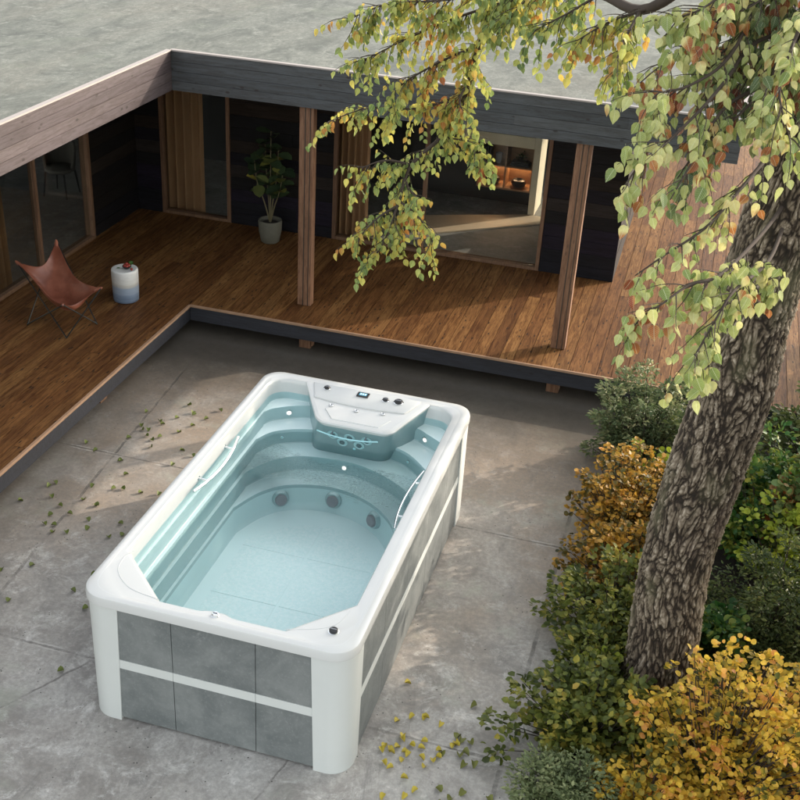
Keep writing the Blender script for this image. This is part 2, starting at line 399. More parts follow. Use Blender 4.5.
M['b_lime'] = leafmat('leaves_lime', [(0, (0.192, 0.264, 0.030)), (.5, (0.408, 0.480, 0.050)), (1, (0.624, 0.624, 0.080))], 3)
M['b_fine'] = leafmat('leaves_fine', [(0, (0.080, 0.112, 0.045)), (.5, (0.208, 0.255, 0.112)), (1, (0.416, 0.435, 0.225))], 4)
M['b_dark'] = leafmat('leaves_dark', [(0, (0.020, 0.041, 0.014)), (.5, (0.090, 0.124, 0.036)), (.85, (0.204, 0.225, 0.064)), (1, (0.408, 0.338, 0.109))], 3)
M['b_emer'] = leafmat('leaves_emerald', [(0, (0.015, 0.050, 0.015)), (.35, (0.038, 0.120, 0.025)), (.6, (0.115, 0.202, 0.034)), (.8, (0.281, 0.312, 0.050)), (1, (0.535, 0.441, 0.067))], 3)
M['b_red'] = leafmat('leaves_redgreen', [(0, (0.070, 0.126, 0.039)), (.35, (0.168, 0.266, 0.091)), (.6, (0.336, 0.392, 0.143)), (.8, (0.280, 0.098, 0.033)), (1, (0.420, 0.084, 0.026))], 3, .35, .5, .75)
M['rubber'] = leafmat('rubber_leaves', [(0, (0.026, 0.044, 0.024)), (.6, (0.066, 0.100, 0.045)), (.85, (0.220, 0.220, 0.053)), (1, (0.484, 0.380, 0.075))], 3, .15, .3, .9)
M['fall_g'] = plain('fallen_green', (.12, .15, .025), .6, var=.4)
M['fall_y'] = plain('fallen_yellow', (.48, .38, .04), .6, var=.25)
M['fall_o'] = plain('fallen_olive', (.15, .16, .03), .6, var=.3)

# ------------------------------------------------------------------ setting
HD = .42
g = MB(); g.add([(-120, -120, -.02), (120, -120, -.02), (120, 120, -.02), (-120, 120, -.02)], [(0, 1, 2, 3)])
tag(obj('ground', g, M['soil']), kind='structure')
# garden edge is ragged where soil spills on the slab
pe = []
for k in range(61):
    y = -14 + 26 * k / 60
    pe.append((3.78 + .05 * math.sin(k * 1.7) + .04 * math.sin(k * .6 + 1), y))
g = MB(); poly = [(-16, 12), (-16, -14)] + pe
g.add([(x, y, 0) for x, y in poly], [tuple(range(len(poly)))])
g.v[0] = (-16, 12, 0)
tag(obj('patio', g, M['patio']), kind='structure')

# ---- deck
deck = thing('wooden_deck', 'raised brown plank deck wrapping the courtyard in an L', 'deck', (-2.0, 9.0, 0))
b = MB(); w = .178
def strip(x0, x1, ya, yb):
    y = ya
    first = True
    while y < yb - .01:
        ln = random.uniform(1.8, 4.2)
        y2 = yb if y + ln > yb - .6 else y + ln
        b.box((x0 + .003, y + (.0 if first else .0015), HD - .028), (x1 - .003, y2 - .0015, HD + random.uniform(-.0012, .0012)))
        y = y2; first = False
x = -2.30
k = 0
while x > -4.66:
    strip(max(x - w, -4.66), x, -4 + random.random() * .0, 9.92); x -= w
x = -2.30
while x < 6.2:
    x1 = x + w
    if x1 < 3.06: strip(x, x1, 6.815, 9.92)
    else: strip(x, x1, 6.815, 20)
    x = x1
obj('boards', b, M['deckw'], deck)
b = MB(); b.box((-2.36, -4, .175), (-2.32, 6.875, HD - .03)); obj('edge_board', b, M['edge'], deck)
b = MB(); b.box((-2.318, 6.835, .175), (6.19, 6.875, HD - .03)); obj('edge_board', b, M['edge'], deck)
b = MB(); b.box((-2.318, -4, HD - .029), (-2.283, 6.812, HD + .003)); obj('nosing', b, M['nose'], deck, bevel=.003)
b = MB(); b.box((-2.318, 6.785, HD - .029), (6.19, 6.812, HD + .003)); obj('nosing', b, M['nose'], deck, bevel=.003)
for sx in (-.78, 2.60, 5.6):
    b = MB(); b.box((sx, 6.95, 0), (sx + .16, 7.11, HD - .03)); obj('support_post', b, M['post'], deck)
for sy in (1., 4.6):
    b = MB(); b.box((-2.62, sy, 0), (-2.46, sy + .16, HD - .03)); obj('support_post', b, M['post'], deck)

# ---- house
YW, XW, XE = 9.93, -4.656, 3.05
ZB, ZT = 3.152, 3.66
XR, YR, XRE = -2.677, 7.30, 4.40
house = thing('courtyard_house', 'flat roofed timber house with dark plank walls around the courtyard', 'house', (-2, 11, 0))
b = MB(); b.box((XR + .003, YR + .05, ZB + .04), (XRE - .05, 24, ZT - .006)); obj('roof', b, M['roofc'], house)
b = MB(); b.box((-16, -8, ZB + .04), (XR - .05, YR + .05, ZT - .004)); b.box((-16, YR + .051, ZB + .04), (XR, 24, ZT - .0045)); obj('roof', b, M['roofc'], house)
b = MB()
b.box((XR + .06, YR + .05, ZB + .02), (XRE - .05, 24, ZB + .035)); b.box((-16, -8, ZB + .02), (XR - .05, 24, ZB + .035))
obj('soffit', b, M['soffit'], house)
rows = 4; hh = (ZT - .012 - ZB) / rows
b = MB()
for r in range(rows):
    x = XR
    while x < XRE:
        x2 = min(x + random.uniform(2.6, 4.5), XRE)
        if XRE - x2 < 1: x2 = XRE
        b.box((x, YR + random.uniform(0, .002), ZB + r * hh + .0025), (x2 - .001, YR + .045, ZB + (r + 1) * hh - .0015)); x = x2
    b.box((XRE - .045, YR + .046, ZB + r * hh + .0025), (XRE, 24, ZB + (r + 1) * hh - .0015))
obj('fascia', b, M['fascx'], house)
b = MB()
for r in range(rows):
    y = YR - .002
    while y > -8:
        y2 = y - random.uniform(2.6, 4.5)
        b.box((XR - .045, y2 + .001, ZB + r * hh + .0025), (XR - random.uniform(0, .002), y, ZB + (r + 1) * hh - .0015)); y = y2
obj('fascia', b, M['fascy'], house)
b = MB(); b.box((XR - .004, YR - .014, ZT - .010), (XRE + .012, YR + .05, ZT + .008)); obj('roof_trim', b, M['cap'], house)
b = MB(); b.box((XR - .05, -8, ZT - .010), (XR + .014, YR - .016, ZT + .008)); obj('roof_trim', b, M['cap'], house)
b = MB(); b.box((XRE - .05, YR + .052, ZT - .010), (XRE + .012, 24, ZT + .008)); obj('roof_trim', b, M['cap'], house)

def planks_x(mb, x0, x1, z0=HD - .02, z1=ZB + .018):
    z = z0; i = 0
    while z < z1 - .01:
        z2 = min(z + .196, z1); x = x0
        while x < x1 - .01:
            x2 = min(x + random.uniform(1.0, 2.6), x1)
            if x1 - x2 < .35: x2 = x1
            mb.box((x + .001, YW + random.uniform(0, .006), z + .002), (x2 - .001, YW + .05, z2 - .002)); x = x2
        z = z2
    mb.box((x0 + .002, YW + .051, z0), (x1 - .002, YW + .15, z1))
def planks_y(mb, xf, y0, y1, sgn, z0=HD - .02, z1=ZB + .018):
    z = z0
    while z < z1 - .01:
        z2 = min(z + .196, z1); y = y0
        while y < y1 - .01:
            y2 = min(y + random.uniform(1.0, 2.6), y1)
            if y1 - y2 < .35: y2 = y1
            e = random.uniform(0, .006)
            xa, xb = sorted((xf - sgn * e, xf - sgn * .05))
            mb.box((xa, y + .001, z + .002), (xb, y2 - .001, z2 - .002)); y = y2
        z = z2
    xa, xb = sorted((xf - sgn * .051, xf - sgn * .15))
    mb.box((xa, y0 + .002, z0), (xb, y1 - .002, z1))
for x0, x1 in ((XW - .14, -4.225), (-3.045, -1.345), (1.935, XE)):
    b = MB(); planks_x(b, x0, x1); obj('wall', b, M['charx'], house)
b = MB(); planks_y(b, XW, 8.47, YW - .002, 1); obj('wall', b, M['chary'], house)
# right side wall with a high window (sun comes through it)
b = MB()
planks_y(b, XE - .002, YW + .152, 11.95, 1); planks_y(b, XE - .002, 12.75, 13.40, 1); planks_y(b, XE - .002, 15.05, 20, 1)
planks_y(b, XE - .002, 11.95, 12.75, 1, HD - .02, 1.46); planks_y(b, XE - .002, 13.40, 15.05, 1, 2.75)
obj('wall', b, M['chary'], house)
# skirting, dark
def framebox(mb, x0, x1, z0, z1, y0, y1, t):
    mb.box((x0, y0, z0), (x0 + t, y1, z1)); mb.box((x1 - t, y0, z0), (x1, y1, z1))
    mb.box((x0 + t, y0, z0), (x1 - t, y1, z0 + t * .9)); mb.box((x0 + t, y0, z1 - t), (x1 - t, y1, z1))
def win_x(x0, x1, mull=()):
    f = MB(); framebox(f, x0, x1, HD + .003, ZB + .015, YW - .03, YW + .12, .055)
    for mx in mull: f.box((mx - .025, YW - .01, HD + .053), (mx + .025, YW + .10, ZB - .04))
    wo = obj('window', f, M['frame'], house, bevel=.004)
    xs = [x0 + .055] + [q for mx in mull for q in (mx - .025, mx + .025)] + [x1 - .055]
    for i in range(0, len(xs), 2):
        p = MB(); p.box((xs[i] + .001, YW + .040, HD + .054), (xs[i + 1] - .001, YW + .050, ZB - .041)); obj('pane', p, M['glass'], wo)
win_x(-4.225, -3.045); win_x(-1.345, 1.935, (.09,))
def win_y(y0, y1, mull, x0, x1, z0, z1, t=.06):
    f = MB()
    f.box((x0, y0, z0), (x1, y0 + t, z1)); f.box((x0, y1 - t, z0), (x1, y1, z1))
    f.box((x0, y0 + t, z0), (x1, y1 - t, z0 + t * .9)); f.box((x0, y0 + t, z1 - t), (x1, y1 - t, z1))
    for my in mull: f.box((x0 + .02, my - .03, z0 + t * .9), (x1 - .02, my + .03, z1 - t))
    wo = obj('window', f, M['frame'], house, bevel=.004)
    ys = [y0 + t] + [q for my in mull for q in (my - .03, my + .03)] + [y1 - t]
    xm = (x0 + x1) / 2
    for i in range(0, len(ys), 2):
        p = MB(); p.box((xm - .005, ys[i] + .001, z0 + t * .9 + .001), (xm + .005, ys[i + 1] - .001, z1 - t - .001)); obj('pane', p, M['glass'], wo)
win_y(-4, 8.468, (7.04, 4.6, 2.2, -.4), XW - .10, XW + .03, HD + .003, ZB + .015)
win_y(11.952, 12.748, (12.34,), XE - .14, XE - .01, 1.462, ZB + .015, .04)
win_y(13.402, 15.048, (), XE - .14, XE - .01, HD, 2.748, .05)
# posts
for px in (-.874, 2.634):
    b = MB(); b.box((px - .095, 7.37, HD + .002), (px + .095, 7.50, ZB + .02))
    po = obj('post', b, M['post'], house, bevel=.006)
    b = MB(); b.box((px - .018, 7.362, HD + .004), (px - .008, 7.372, ZB + .01)); b.box((px + .05, 7.362, HD + .004), (px + .058, 7.372, ZB + .01)); obj('groove', b, M['soffit'], po)
# rooms
SUNBEAM = [(-.17, 10.76), (1.60, 12.1), (1.60, 12.43), (1.28, 12.43), (-.40, 11.62)]  # pale strip laid where the sunbeam falls, its brightness painted in
M['sunbeam'] = plain('sunbeam_pale', (.78, .62, .44), .6, var=.12, scale=6)
b = MB(); b.add([(XW - 8, -4, HD - .06), (XW - .1, -4, HD - .06), (XW - .1, 19, HD - .06), (XW - 8, 19, HD - .06)], [(0, 1, 2, 3)])
b.add([(XW - .098, YW + .05, HD - .06), (XE - .12, YW + .05, HD - .06), (XE - .12, 19, HD - .06), (XW - .098, 19, HD - .06)], [(0, 1, 2, 3)])
obj('room_floor', b, M['roomfloor'], house)
b = MB(); b.prism(SUNBEAM, HD - .059, HD - .035); obj('floor_sunbeam', b, M['sunbeam'], house)
b = MB(); b.box((-9.5, 12.97, HD - .05), (1.30, 13.15, ZB))
obj('partition', b, M['dark'], house)
b = MB(); b.box((-9.5, 18.9, HD - .05), (XE - .16, 19.1, ZB)); obj('partition', b, M['dark'], house)
# pale timber return beside the shelves
b = MB(); b.box((1.31, 12.45, HD - .055), (1.42, 13.15, ZB)); b.box((.05, 12.45, 1.51), (1.309, 12.96, 1.70))
obj('wall_return', b, M['frame2'], house, bevel=.004)
b = MB(); b.box((-9.5, 12.5, 1.71), (1.308, 12.96, ZB)); obj('bulkhead', b, M['dark'], house)

# curtains
def curtain(x0, x1, y, z0, z1, label, axis='x', folds=5):
    n = 90; top = []; bot = []
    for i in range(n + 1):
        t = i / n; a = x0 + (x1 - x0) * t
        d = .065 * math.sin(t * folds * 2 * PI) + .02 * math.sin(t * folds * 5.3 + 1)
        for lst, z, q in ((bot, z0, 1.25), (top, z1, .8)):
            lst.append((a, y + d * q, z) if axis == 'x' else (y + d * q, a, z))
    m_ = MB(); m_.loft([bot, top], False)
    o = obj('curtain', m_, M['curtain'], smooth=True, sharp=80)
    return tag(o, label, 'curtain')
curtain(-4.30, -3.62, 10.20, HD - .04, ZB, 'brown pleated curtain behind the narrow window beside the potted plant')
curtain(-1.36, -.86, 10.20, HD - .04, ZB, 'brown curtain gathered at left of the wide window behind the branch')
curtain(5.3, 6.50, XW - .19, HD - .04, ZB, 'ochre curtain at far left edge behind the leather chair', 'y', 9)

# shelf
sh = thing('wall_shelf', 'lit wooden shelf unit with four niches inside the wide window', 'shelf', (.9, 12.7, HD))
SX0, SX1, SZ0, SZ1, SY0, SY1 = .36, 1.305, .72, 1.50, 12.56, 12.965
M['shelfw'] = wood('shelf_walnut', [(0, (.30, .155, .07)), (1, (.38, .20, .095))], 0, .1, .5, .7)
b = MB()
b.box((SX0, SY0, SZ0), (SX1, SY1, SZ0 + .03)); b.box((SX0, SY0, SZ1 - .03), (SX1, SY1, SZ1))
b.box((SX0, SY0, SZ0 + .031), (SX0 + .025, SY1, SZ1 - .031)); b.box((SX1 - .025, SY0, SZ0 + .031), (SX1, SY1, SZ1 - .031))
obj('carcass', b, M['shelfw'], sh)
b = MB(); b.box((SX0 + .026, SY1 - .02, SZ0 + .031), (SX1 - .026, SY1 - .002, SZ1 - .031)); obj('back_panel', b, M['shelfw'], sh)
xm = .5 * (SX0 + SX1); zm = 1.12
b = MB(); b.box((xm - .012, SY0 + .01, SZ0 + .031), (xm + .012, SY1 - .021, SZ1 - .031)); obj('divider', b, M['shelfw'], sh)
for xa, xb in ((SX0 + .026, xm - .013), (xm + .013, SX1 - .026)):
    b = MB(); b.box((xa, SY0 + .01, zm - .012), (xb, SY1 - .021, zm + .012)); obj('shelf_board', b, M['shelfw'], sh)
    b = MB(); b.box((xa + .02, SY1 - .06, zm - .022), (xb - .02, SY1 - .04, zm - .014)); obj('light_strip', b, emit('shelf_led', (1, .68, .38), 100.), sh)
def bowl(x, z, r, label):
    m_ = MB(); m_.lathe([(.001, 0), (r * .5, 0), (r * .85, r * .25), (r, r * .6), (r * .85, r * .9), (r * .55, r * 1.0), (r * .5, r * .95), (r * .3, r * .6), (.001, r * .5)], (x, SY0 + .17, z), 24)
    return tag(obj('bowl', m_, M['black'], smooth=True), label, 'bowl')
bowl(.60, SZ0 + .031, .135, 'black round bowl in the lower left niche of the lit shelf')
bowl(1.06, SZ0 + .031, .135, 'black flattened bowl in the lower right niche of the lit shelf')
for i, bx in enumerate((.43, .475, .52)):
    m_ = MB(); m_.box((bx, SY0 + .1, zm + .0125), (bx + .034, SY0 + .28, zm + .27 + .02 * (i % 2)))
    tag(obj('book', m_, M['black'], bevel=.004), 'dark book upright in the upper left niche of the lit shelf', 'book', 'dark books on the lit shelf')
m_ = MB(); m_.lathe([(.001, 0), (.04, 0), (.055, .1), (.06, .17), (.05, .17), (.001, .03)], (.68, SY0 + .15, zm + .0125), 20); tag(obj('vase', m_, M['grey'], smooth=True), 'small grey vase beside the dark books on the lit shelf', 'vase')
m_ = MB(); m_.box((.90, SY0 + .06, zm + .0125), (1.22, SY0 + .26, zm + .05)); m_.box((.92, SY0 + .08, zm + .051), (1.2, SY0 + .25, zm + .085)); tag(obj('tray', m_, M['black'], bevel=.004), 'dark stacked tray in the upper right niche of the lit shelf', 'tray')
n = 60; pp = np.array([1.06, SY0 + .16, zm + .14]) + rng.normal(0, .04, (n, 3)); pp[:, 2] = np.maximum(pp[:, 2], zm + .1)
sp = thing('shelf_plant', 'tiny green plant on the tray in the lit shelf', 'plant', (1.06, SY0 + .16, zm + .086))
link('foliage', leaf_mesh('foliage', pp, rng.normal(0, 1, (n, 3)) + [0, 0, .6], rng.normal(0, 1, (n, 3)), rng.uniform(.03, .05, n), T_SIMPLE), M['b_dark'], sp)
m_ = MB(); m_.lathe([(.001, 0), (.035, 0), (.045, .06), (.001, .06)], (1.06, SY0 + .16, zm + .0862), 16); obj('pot', m_, M['black'], sp, smooth=True)

# dining chair in the left room
dc = thing('dining_chair', 'dark upholstered dining chair standing behind the left glass doors', 'chair', (-6.2, 10.1, HD - .06))
cx, cy, z0 = -6.2, 10.15, HD - .06
m_ = MB(); prof = []
M['greyc'] = plain('grey_upholstery', (.16, .15, .135), .9, var=.1, bump=.2)
m_.lathe([(.001, 0), (.20, .0), (.245, .03), (.245, .07), (.2, .095), (.001, .10)], (cx, cy, z0 + .40), 28); obj('seat', m_, M['greyc'], dc, smooth=True)
rings = []
for zz, rr, hw in ((.46, .25, 1.9), (.62, .27, 1.75), (.78, .285, 1.45), (.86, .285, 1.1)):
    rings.append([(cx + rr * math.cos(PI / 2 + .25 + a), cy + rr * math.sin(PI / 2 + .25 + a), z0 + zz) for a in np.linspace(-hw, hw, 24)])
m_ = MB(); m_.loft(rings, False); bo = obj('backrest', m_, M['greyc'], dc, smooth=True)
so = bo.modifiers.new('Solid', 'SOLIDIFY'); so.thickness = .04
for lx, ly in ((.17, -.17), (-.17, -.17), (.17, .17), (-.17, .17)):
    m_ = MB(); m_.tube([(cx + lx, cy + ly, z0 + .41), (cx + lx * 1.25, cy + ly * 1.25, z0)], [.018, .012], 8); obj('leg', m_, M['black'], dc, smooth=True)

# ------------------------------------------------------------------ swim spa
spa = thing('swim_spa', 'large white swim spa with grey stone side panels on the courtyard', 'hot tub', (1.09, 1.97, 0))
NS = (40, 12, 24, 72, 24, 12)
def arcp(cx, cy, r, a0, a1, n=12): return [(cx + r * math.cos(R(a)), cy + r * math.sin(R(a))) for a in np.linspace(a0, a1, n)]
def rim_ring(x0, y0, x1, y1, r, z):
    secs = [[(x0 + r, y0), (x1 - r, y0)], arcp(x1 - r, y0 + r, r, -90, 0), [(x1, y0 + r), (x1, y1 - r)],
            arcp(x1 - r, y1 - r, r, 0, 90) + arcp(x0 + r, y1 - r, r, 90, 180), [(x0, y1 - r), (x0, y0 + r)], arcp(x0 + r, y0 + r, r, 180, 270)]
    return [(px, py, z) for s_, n in zip(secs, NS) for px, py in resample(s_, n)]
def in_ring(xl, xr, yf, back, z, e=0., bumpd=0.):
    FL1, FL2 = (xl, .62 + e * .5), (.615 + e * .3, yf); FR1, FR2 = (1.63 - e * .3, yf), (xr, .58 + e * .5)
    fr = [(x_, yf + bumpd * math.exp(-((x_ - 1.085) / .10) ** 4)) for x_ in np.linspace(FL2[0], FR1[0], 60)]
    secs = [fr, [FR1, FR2], [FR2, back[0]], back, [back[-1], FL1], [FL1, FL2]]
    return [(px, py, z) for s_, n in zip(secs, NS) for px, py in resample(s_, n)]
def sq_back(xl, xr, yb, r): return arcp(xr - r, yb - r, r, 0, 90) + arcp(xl + r, yb - r, r, 90, 180)
def sp_back(pts): return [tuple(p) for p in catmull(pts[::-1], 8)]
def blendring(a, b_, t, z): return [(p[0] + (q[0] - p[0]) * t, p[1] + (q[1] - p[1]) * t, z) for p, q in zip(a, b_)]
OX0, OX1, OY0, OY1 = -.035, 2.215, -.022, 3.992
def mk(x0, x1, yf, yb, r, z, e=0, bd=.032): return in_ring(x0, x1, yf, sq_back(x0, x1, yb, r), z, e, bd)
op = mk(.075, 2.055, .10, 3.85, .20, 1.25)
outer = rim_ring(OX0 + .03, OY0 + .03, OX1 - .03, OY1 - .03, .17, 1.25)
rings = [rim_ring(OX0 + .02, OY0 + .02, OX1 - .02, OY1 - .02, .18, 1.160),
         rim_ring(OX0, OY0, OX1, OY1, .2, 1.160), rim_ring(OX0, OY0, OX1, OY1, .2, 1.222),
         rim_ring(OX0 + .008, OY0 + .008, OX1 - .008, OY1 - .008, .192, 1.240), outer,
         blendring(outer, op, .35, 1.25), blendring(outer, op, .42, 1.247), blendring(outer, op, .5, 1.245), blendring(outer, op, .93, 1.245),
         blendring(op, outer, .02, 1.241), mk(.079, 2.051, .104, 3.846, .2, 1.232, 0), mk(.085, 2.045, .112, 3.838, .19, 1.20, .01), mk(.09, 2.04, .118, 3.832, .185, 1.10, .02)]
m_ = MB(); m_.loft(rings); obj('rim', m_, M['white'], spa, smooth=True, sharp=32)
zs = [1.02, .87, .70, .53, .27]
K1 = sp_back([(.114, 3.47), (.19, 3.592), (.48, 3.754), (1.06, 3.83), (1.64, 3.742), (1.82, 3.65), (2.012, 3.52)])
K2 = sp_back([(.152, 3.17), (.27, 3.386), (.573, 3.548), (1.06, 3.62), (1.54, 3.52), (1.75, 3.40), (1.978, 3.16)])
K3 = sp_back([(.190, 2.80), (.337, 3.079), (.587, 3.278), (1.05, 3.35), (1.43, 3.255), (1.77, 3.045), (1.945, 2.76)])
K4 = sp_back([(.224, 2.42), (.359, 2.754), (.593, 2.985), (1.0, 3.09), (1.395, 2.985), (1.71, 2.73), (1.912, 2.36)])
K5 = sp_back([(.265, 2.36), (.40, 2.70), (.62, 2.92), (1.0, 3.01), (1.37, 2.92), (1.66, 2.69), (1.86, 2.32)])
def kr(xl, xr, back, z, e): return in_ring(xl, xr, .122 + e * .1, back, z, e, .03)
lip = sq_back(.09, 2.04, 3.832, .185)
def soften(a, b_, z_top):  # rounded nose of a step
    return [blendring(a, b_, 0, z_top)]
Kdef = [(.09, 2.04, lip, .02), (.114, 2.012, K1, .03), (.152, 1.978, K2, .06), (.190, 1.945, K3, .09), (.224, 1.912, K4, .12)]
rings = [kr(*Kdef[0][:3], 1.10, Kdef[0][3]), kr(*Kdef[0][:3], zs[0] + .012, Kdef[0][3])]
for i in range(5):
    cur = Kdef[i]; z_t = zs[i]
    base = kr(*cur[:3], z_t, cur[3])
    if i < 4:
        nx = Kdef[i + 1]; nxt = kr(*nx[:3], z_t, nx[3])
        rings += [blendring(base, nxt, .04, z_t + .004), blendring(base, nxt, .12, z_t), blendring(base, nxt, .93, z_t), blendring(base, nxt, .985, z_t - .004), kr(*nx[:3], z_t - .012, nx[3]), kr(*nx[:3], zs[i + 1] + .012, nx[3])]
    else:
        fl = kr(.265, 1.86, K5, z_t, .2)
        floor_ring = fl
        lower = [rings[-1], blendring(base, fl, .06, z_t + .16), blendring(base, fl, .22, z_t + .075), blendring(base, fl, .5, z_t + .025), blendring(base, fl, 1.0, z_t)]
        rings[-1] = [(p[0], p[1], zs[3] - .04) for p in lower[0]]; lower[0] = rings[-1]
m_ = MB(); m_.loft(lower, True, False, False)
M['lowerc'] = plain('tub_lower', (.56, .735, .745), .35, var=.02, scale=4)
obj('lower_basin', m_, M['lowerc'], spa, smooth=True, sharp=40)
m_ = MB(); m_.loft(rings, True, False, False)
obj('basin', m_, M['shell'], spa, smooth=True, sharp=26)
M['floorc'] = plain('tub_floor', (.79, .935, .935), .4, var=.02, scale=4)
m_ = MB(); m_.loft([floor_ring, blendring(floor_ring, [(1.05, 1.55, .27)] * len(floor_ring), .25, .2695)], True, False, True); obj('basin_floor', m_, M['floorc'], spa)
# non slip floor pads
def pad(poly):
    m_ = MB(); m_.prism(poly, .2705, .2735); obj('floor_pad', m_, M['pad'], spa)
ysp = [.45, 1.45, 2.20]
def arcY(x, off=0): return 2.78 - off - .42 * ((x - 1.05) / .62) ** 2
for xa, xb in ((.40, 1.035), (1.065, 1.70)):
    for ya, yb in ((.30, 1.44), (1.455, 2.19)):
        if xa < 1: po = [(xa + (.18 if ya < 1 else 0), ya), (xb, ya), (xb, yb), (xa, yb)] + ([(xa, ya + .35)] if ya < 1 else [])
        else: po = [(xa, ya), (xb - (.18 if ya < 1 else 0), ya)] + ([(xb, ya + .35)] if ya < 1 else []) + [(xb, yb), (xa, yb)]
        pad(po)
    xs_ = np.linspace(xa, xb, 14); pad([(xa, 2.205), (xb, 2.205)] + [(q, max(2.22, arcY(q, .02))) for q in xs_[::-1]])
# water sheet fills the basin between the second and third step
def watermat():
    m = NT('pool_water'); v = m.vec()
    sep = m.t.nodes.new('ShaderNodeSeparateXYZ'); m.t.links.new(v, sep.inputs[0])
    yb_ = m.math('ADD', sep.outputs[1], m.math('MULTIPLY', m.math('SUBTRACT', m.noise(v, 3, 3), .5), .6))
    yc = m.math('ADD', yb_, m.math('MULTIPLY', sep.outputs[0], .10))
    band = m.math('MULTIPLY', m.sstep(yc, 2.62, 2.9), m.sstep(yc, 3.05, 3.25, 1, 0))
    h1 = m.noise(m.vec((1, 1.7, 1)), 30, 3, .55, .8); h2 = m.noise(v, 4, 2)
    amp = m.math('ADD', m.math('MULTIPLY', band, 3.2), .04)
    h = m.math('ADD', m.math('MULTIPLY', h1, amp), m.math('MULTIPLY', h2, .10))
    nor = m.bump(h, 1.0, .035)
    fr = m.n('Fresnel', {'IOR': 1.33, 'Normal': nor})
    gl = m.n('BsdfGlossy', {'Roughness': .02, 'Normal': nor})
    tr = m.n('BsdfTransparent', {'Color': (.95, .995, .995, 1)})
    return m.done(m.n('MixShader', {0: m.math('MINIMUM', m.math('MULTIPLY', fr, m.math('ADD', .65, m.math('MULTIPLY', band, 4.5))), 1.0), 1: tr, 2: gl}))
M['water'] = watermat()
wr = kr(.1525, 1.9775, K2, .835, .061)
m_ = MB(); m_.loft([wr, blendring(wr, [(1.06, 1.8, .835)] * len(wr), .5, .835), ], True, False, True)
tag(obj('water', m_, M['water']), kind='structure')
# grooves on the rim corners
def groove(pts, r=.0022):
    m_ = MB(); m_.tube(pts, r, 6); obj('groove', m_, M['groove'], spa, smooth=True)
groove([(.135 + .0, .60, 1.2455)] + [(p[0], p[1], 1.2455) for p in catmull([(.10, .52), (.14, .33), (.33, .165), (.60, .115)], 8)])
groove([(p[0], p[1], 1.2455) for p in catmull([(2.03, .49), (1.98, .30), (1.86, .20), (1.64, .115)], 8)])
groove([(p[0], p[1], 1.2475) for p in catmull([(.03, 2.6), (.03, 1.2), (.032, .5), (.06, .16), (.18, .06), (.32, .045)], 8)], .003)
groove([(p[0], p[1], 1.2475) for p in catmull([(2.15, 2.6), (2.15, 1.2), (2.148, .4), (2.11, .13), (2.0, .05), (1.86, .04)], 8)], .003)
# side panels, bands, corner columns
zb0, zb1 = .556, .644
for xa, xb in ((.26, .747), (.747, 1.44), (1.44, 1.94)):
    for za, zc in ((.03, zb0), (zb1, 1.163)):
        b = MB(); b.box((xa + .0025, 0, za), (xb - .0025, .03, zc)); obj('panel', b, M['panel'], spa, bevel=.002)
    b = MB(); b.box((xa + .0015, -.003, zb0 + .001), (xb - .0015, .03, zb1 - .001)); obj('band', b, M['whitel'], spa)
ys_ = np.linspace(.26, 3.71, 6)
for ya, yb in zip(ys_[:-1], ys_[1:]):
    for xa, xb in ((2.16, 2.19), (0, .03)):
        for za, zc in ((.03, zb0), (zb1, 1.163)):
            b = MB(); b.box((xa, ya + .0015, za), (xb, yb - .0015, zc)); obj('panel', b, M['panel'], spa, bevel=.002)
        b = MB(); b.box((xa - (.003 if xa == 0 else 0), ya + .001, zb0 + .001), (xb + (.003 if xa > 1 else 0), yb - .001, zb1 - .001)); obj('band', b, M['whitel'], spa)
b = MB(); b.box((.26, 3.94, .03), (1.94, 3.97, 1.163)); obj('panel', b, M['panel'], spa)
b = MB(); b.box((.05, .05, .0), (2.14, 3.9, .06)); obj('base', b, M['black'], spa)
def column(fx, fy, csx):
    rings = []
    for z, cw in ((0.0, .268), (.03, .268), (1.158, .303)):
        cs = csx * cw / .303
        p = [(cw, -.012)] + [(q[0], q[1]) for q in arcp(.19 - .014, .19 - .012, .19, 270, 180, 16)] + [(-.014, cs), (.045, cs), (.045, .045), (cw, .045)]
        rings.append([(1.095 + fx * (q[0] - 1.095), 1.985 + fy * (q[1] - 1.985), z) for q in p])
    m_ = MB(); m_.loft(rings, True, True, True); obj('corner_column', m_, M['whitel'], spa, smooth=True, bevel=.003)
column(1, 1, .30); column(-1, 1, .30); column(1, -1, .42); column(-1, -1, .42)
# console
def U(xb0, xb1, yb, xf0, xf1, yf, r, z, zf=None):
    zf = z if zf is None else zf
    pts = [(xb0, yb)]
    a = np.array((xb0, yb)); c0 = np.array((xf0, yf)); c1 = np.array((xf1, yf)); d = np.array((xb1, yb))
    for P0, P1, P2 in ((a, c0, c1), (c0, c1, d)):
        u = norm(P0 - P1); w_ = norm(P2 - P1)
        A_, B_ = P1 + u * r, P1 + w_ * r
        for t in np.linspace(0, 1, 8): pts.append(tuple((1 - t) ** 2 * A_ + 2 * t * (1 - t) * P1 + t * t * B_))
    pts.append((xb1, yb))
    return [(p[0], p[1], z + (zf - z) * (yb - p[1]) / (yb - yf)) for p in pts]
top = [U(.46, 1.75, 3.84, .80, 1.50, 3.275, .10, 1.262, 1.188), U(.44, 1.775, 3.842, .775, 1.53, 3.248, .10, 1.256, 1.180),
       U(.435, 1.782, 3.843, .768, 1.538, 3.240, .10, 1.243, 1.166), U(.45, 1.77, 3.843, .78, 1.525, 3.252, .10, 1.21, 1.135)]
m_ = MB(); m_.loft(top, False); n0 = len(top[0]); m_.f.append(tuple(range(n0)))
con = obj('console', m_, M['white'], spa, smooth=True, sharp=40)
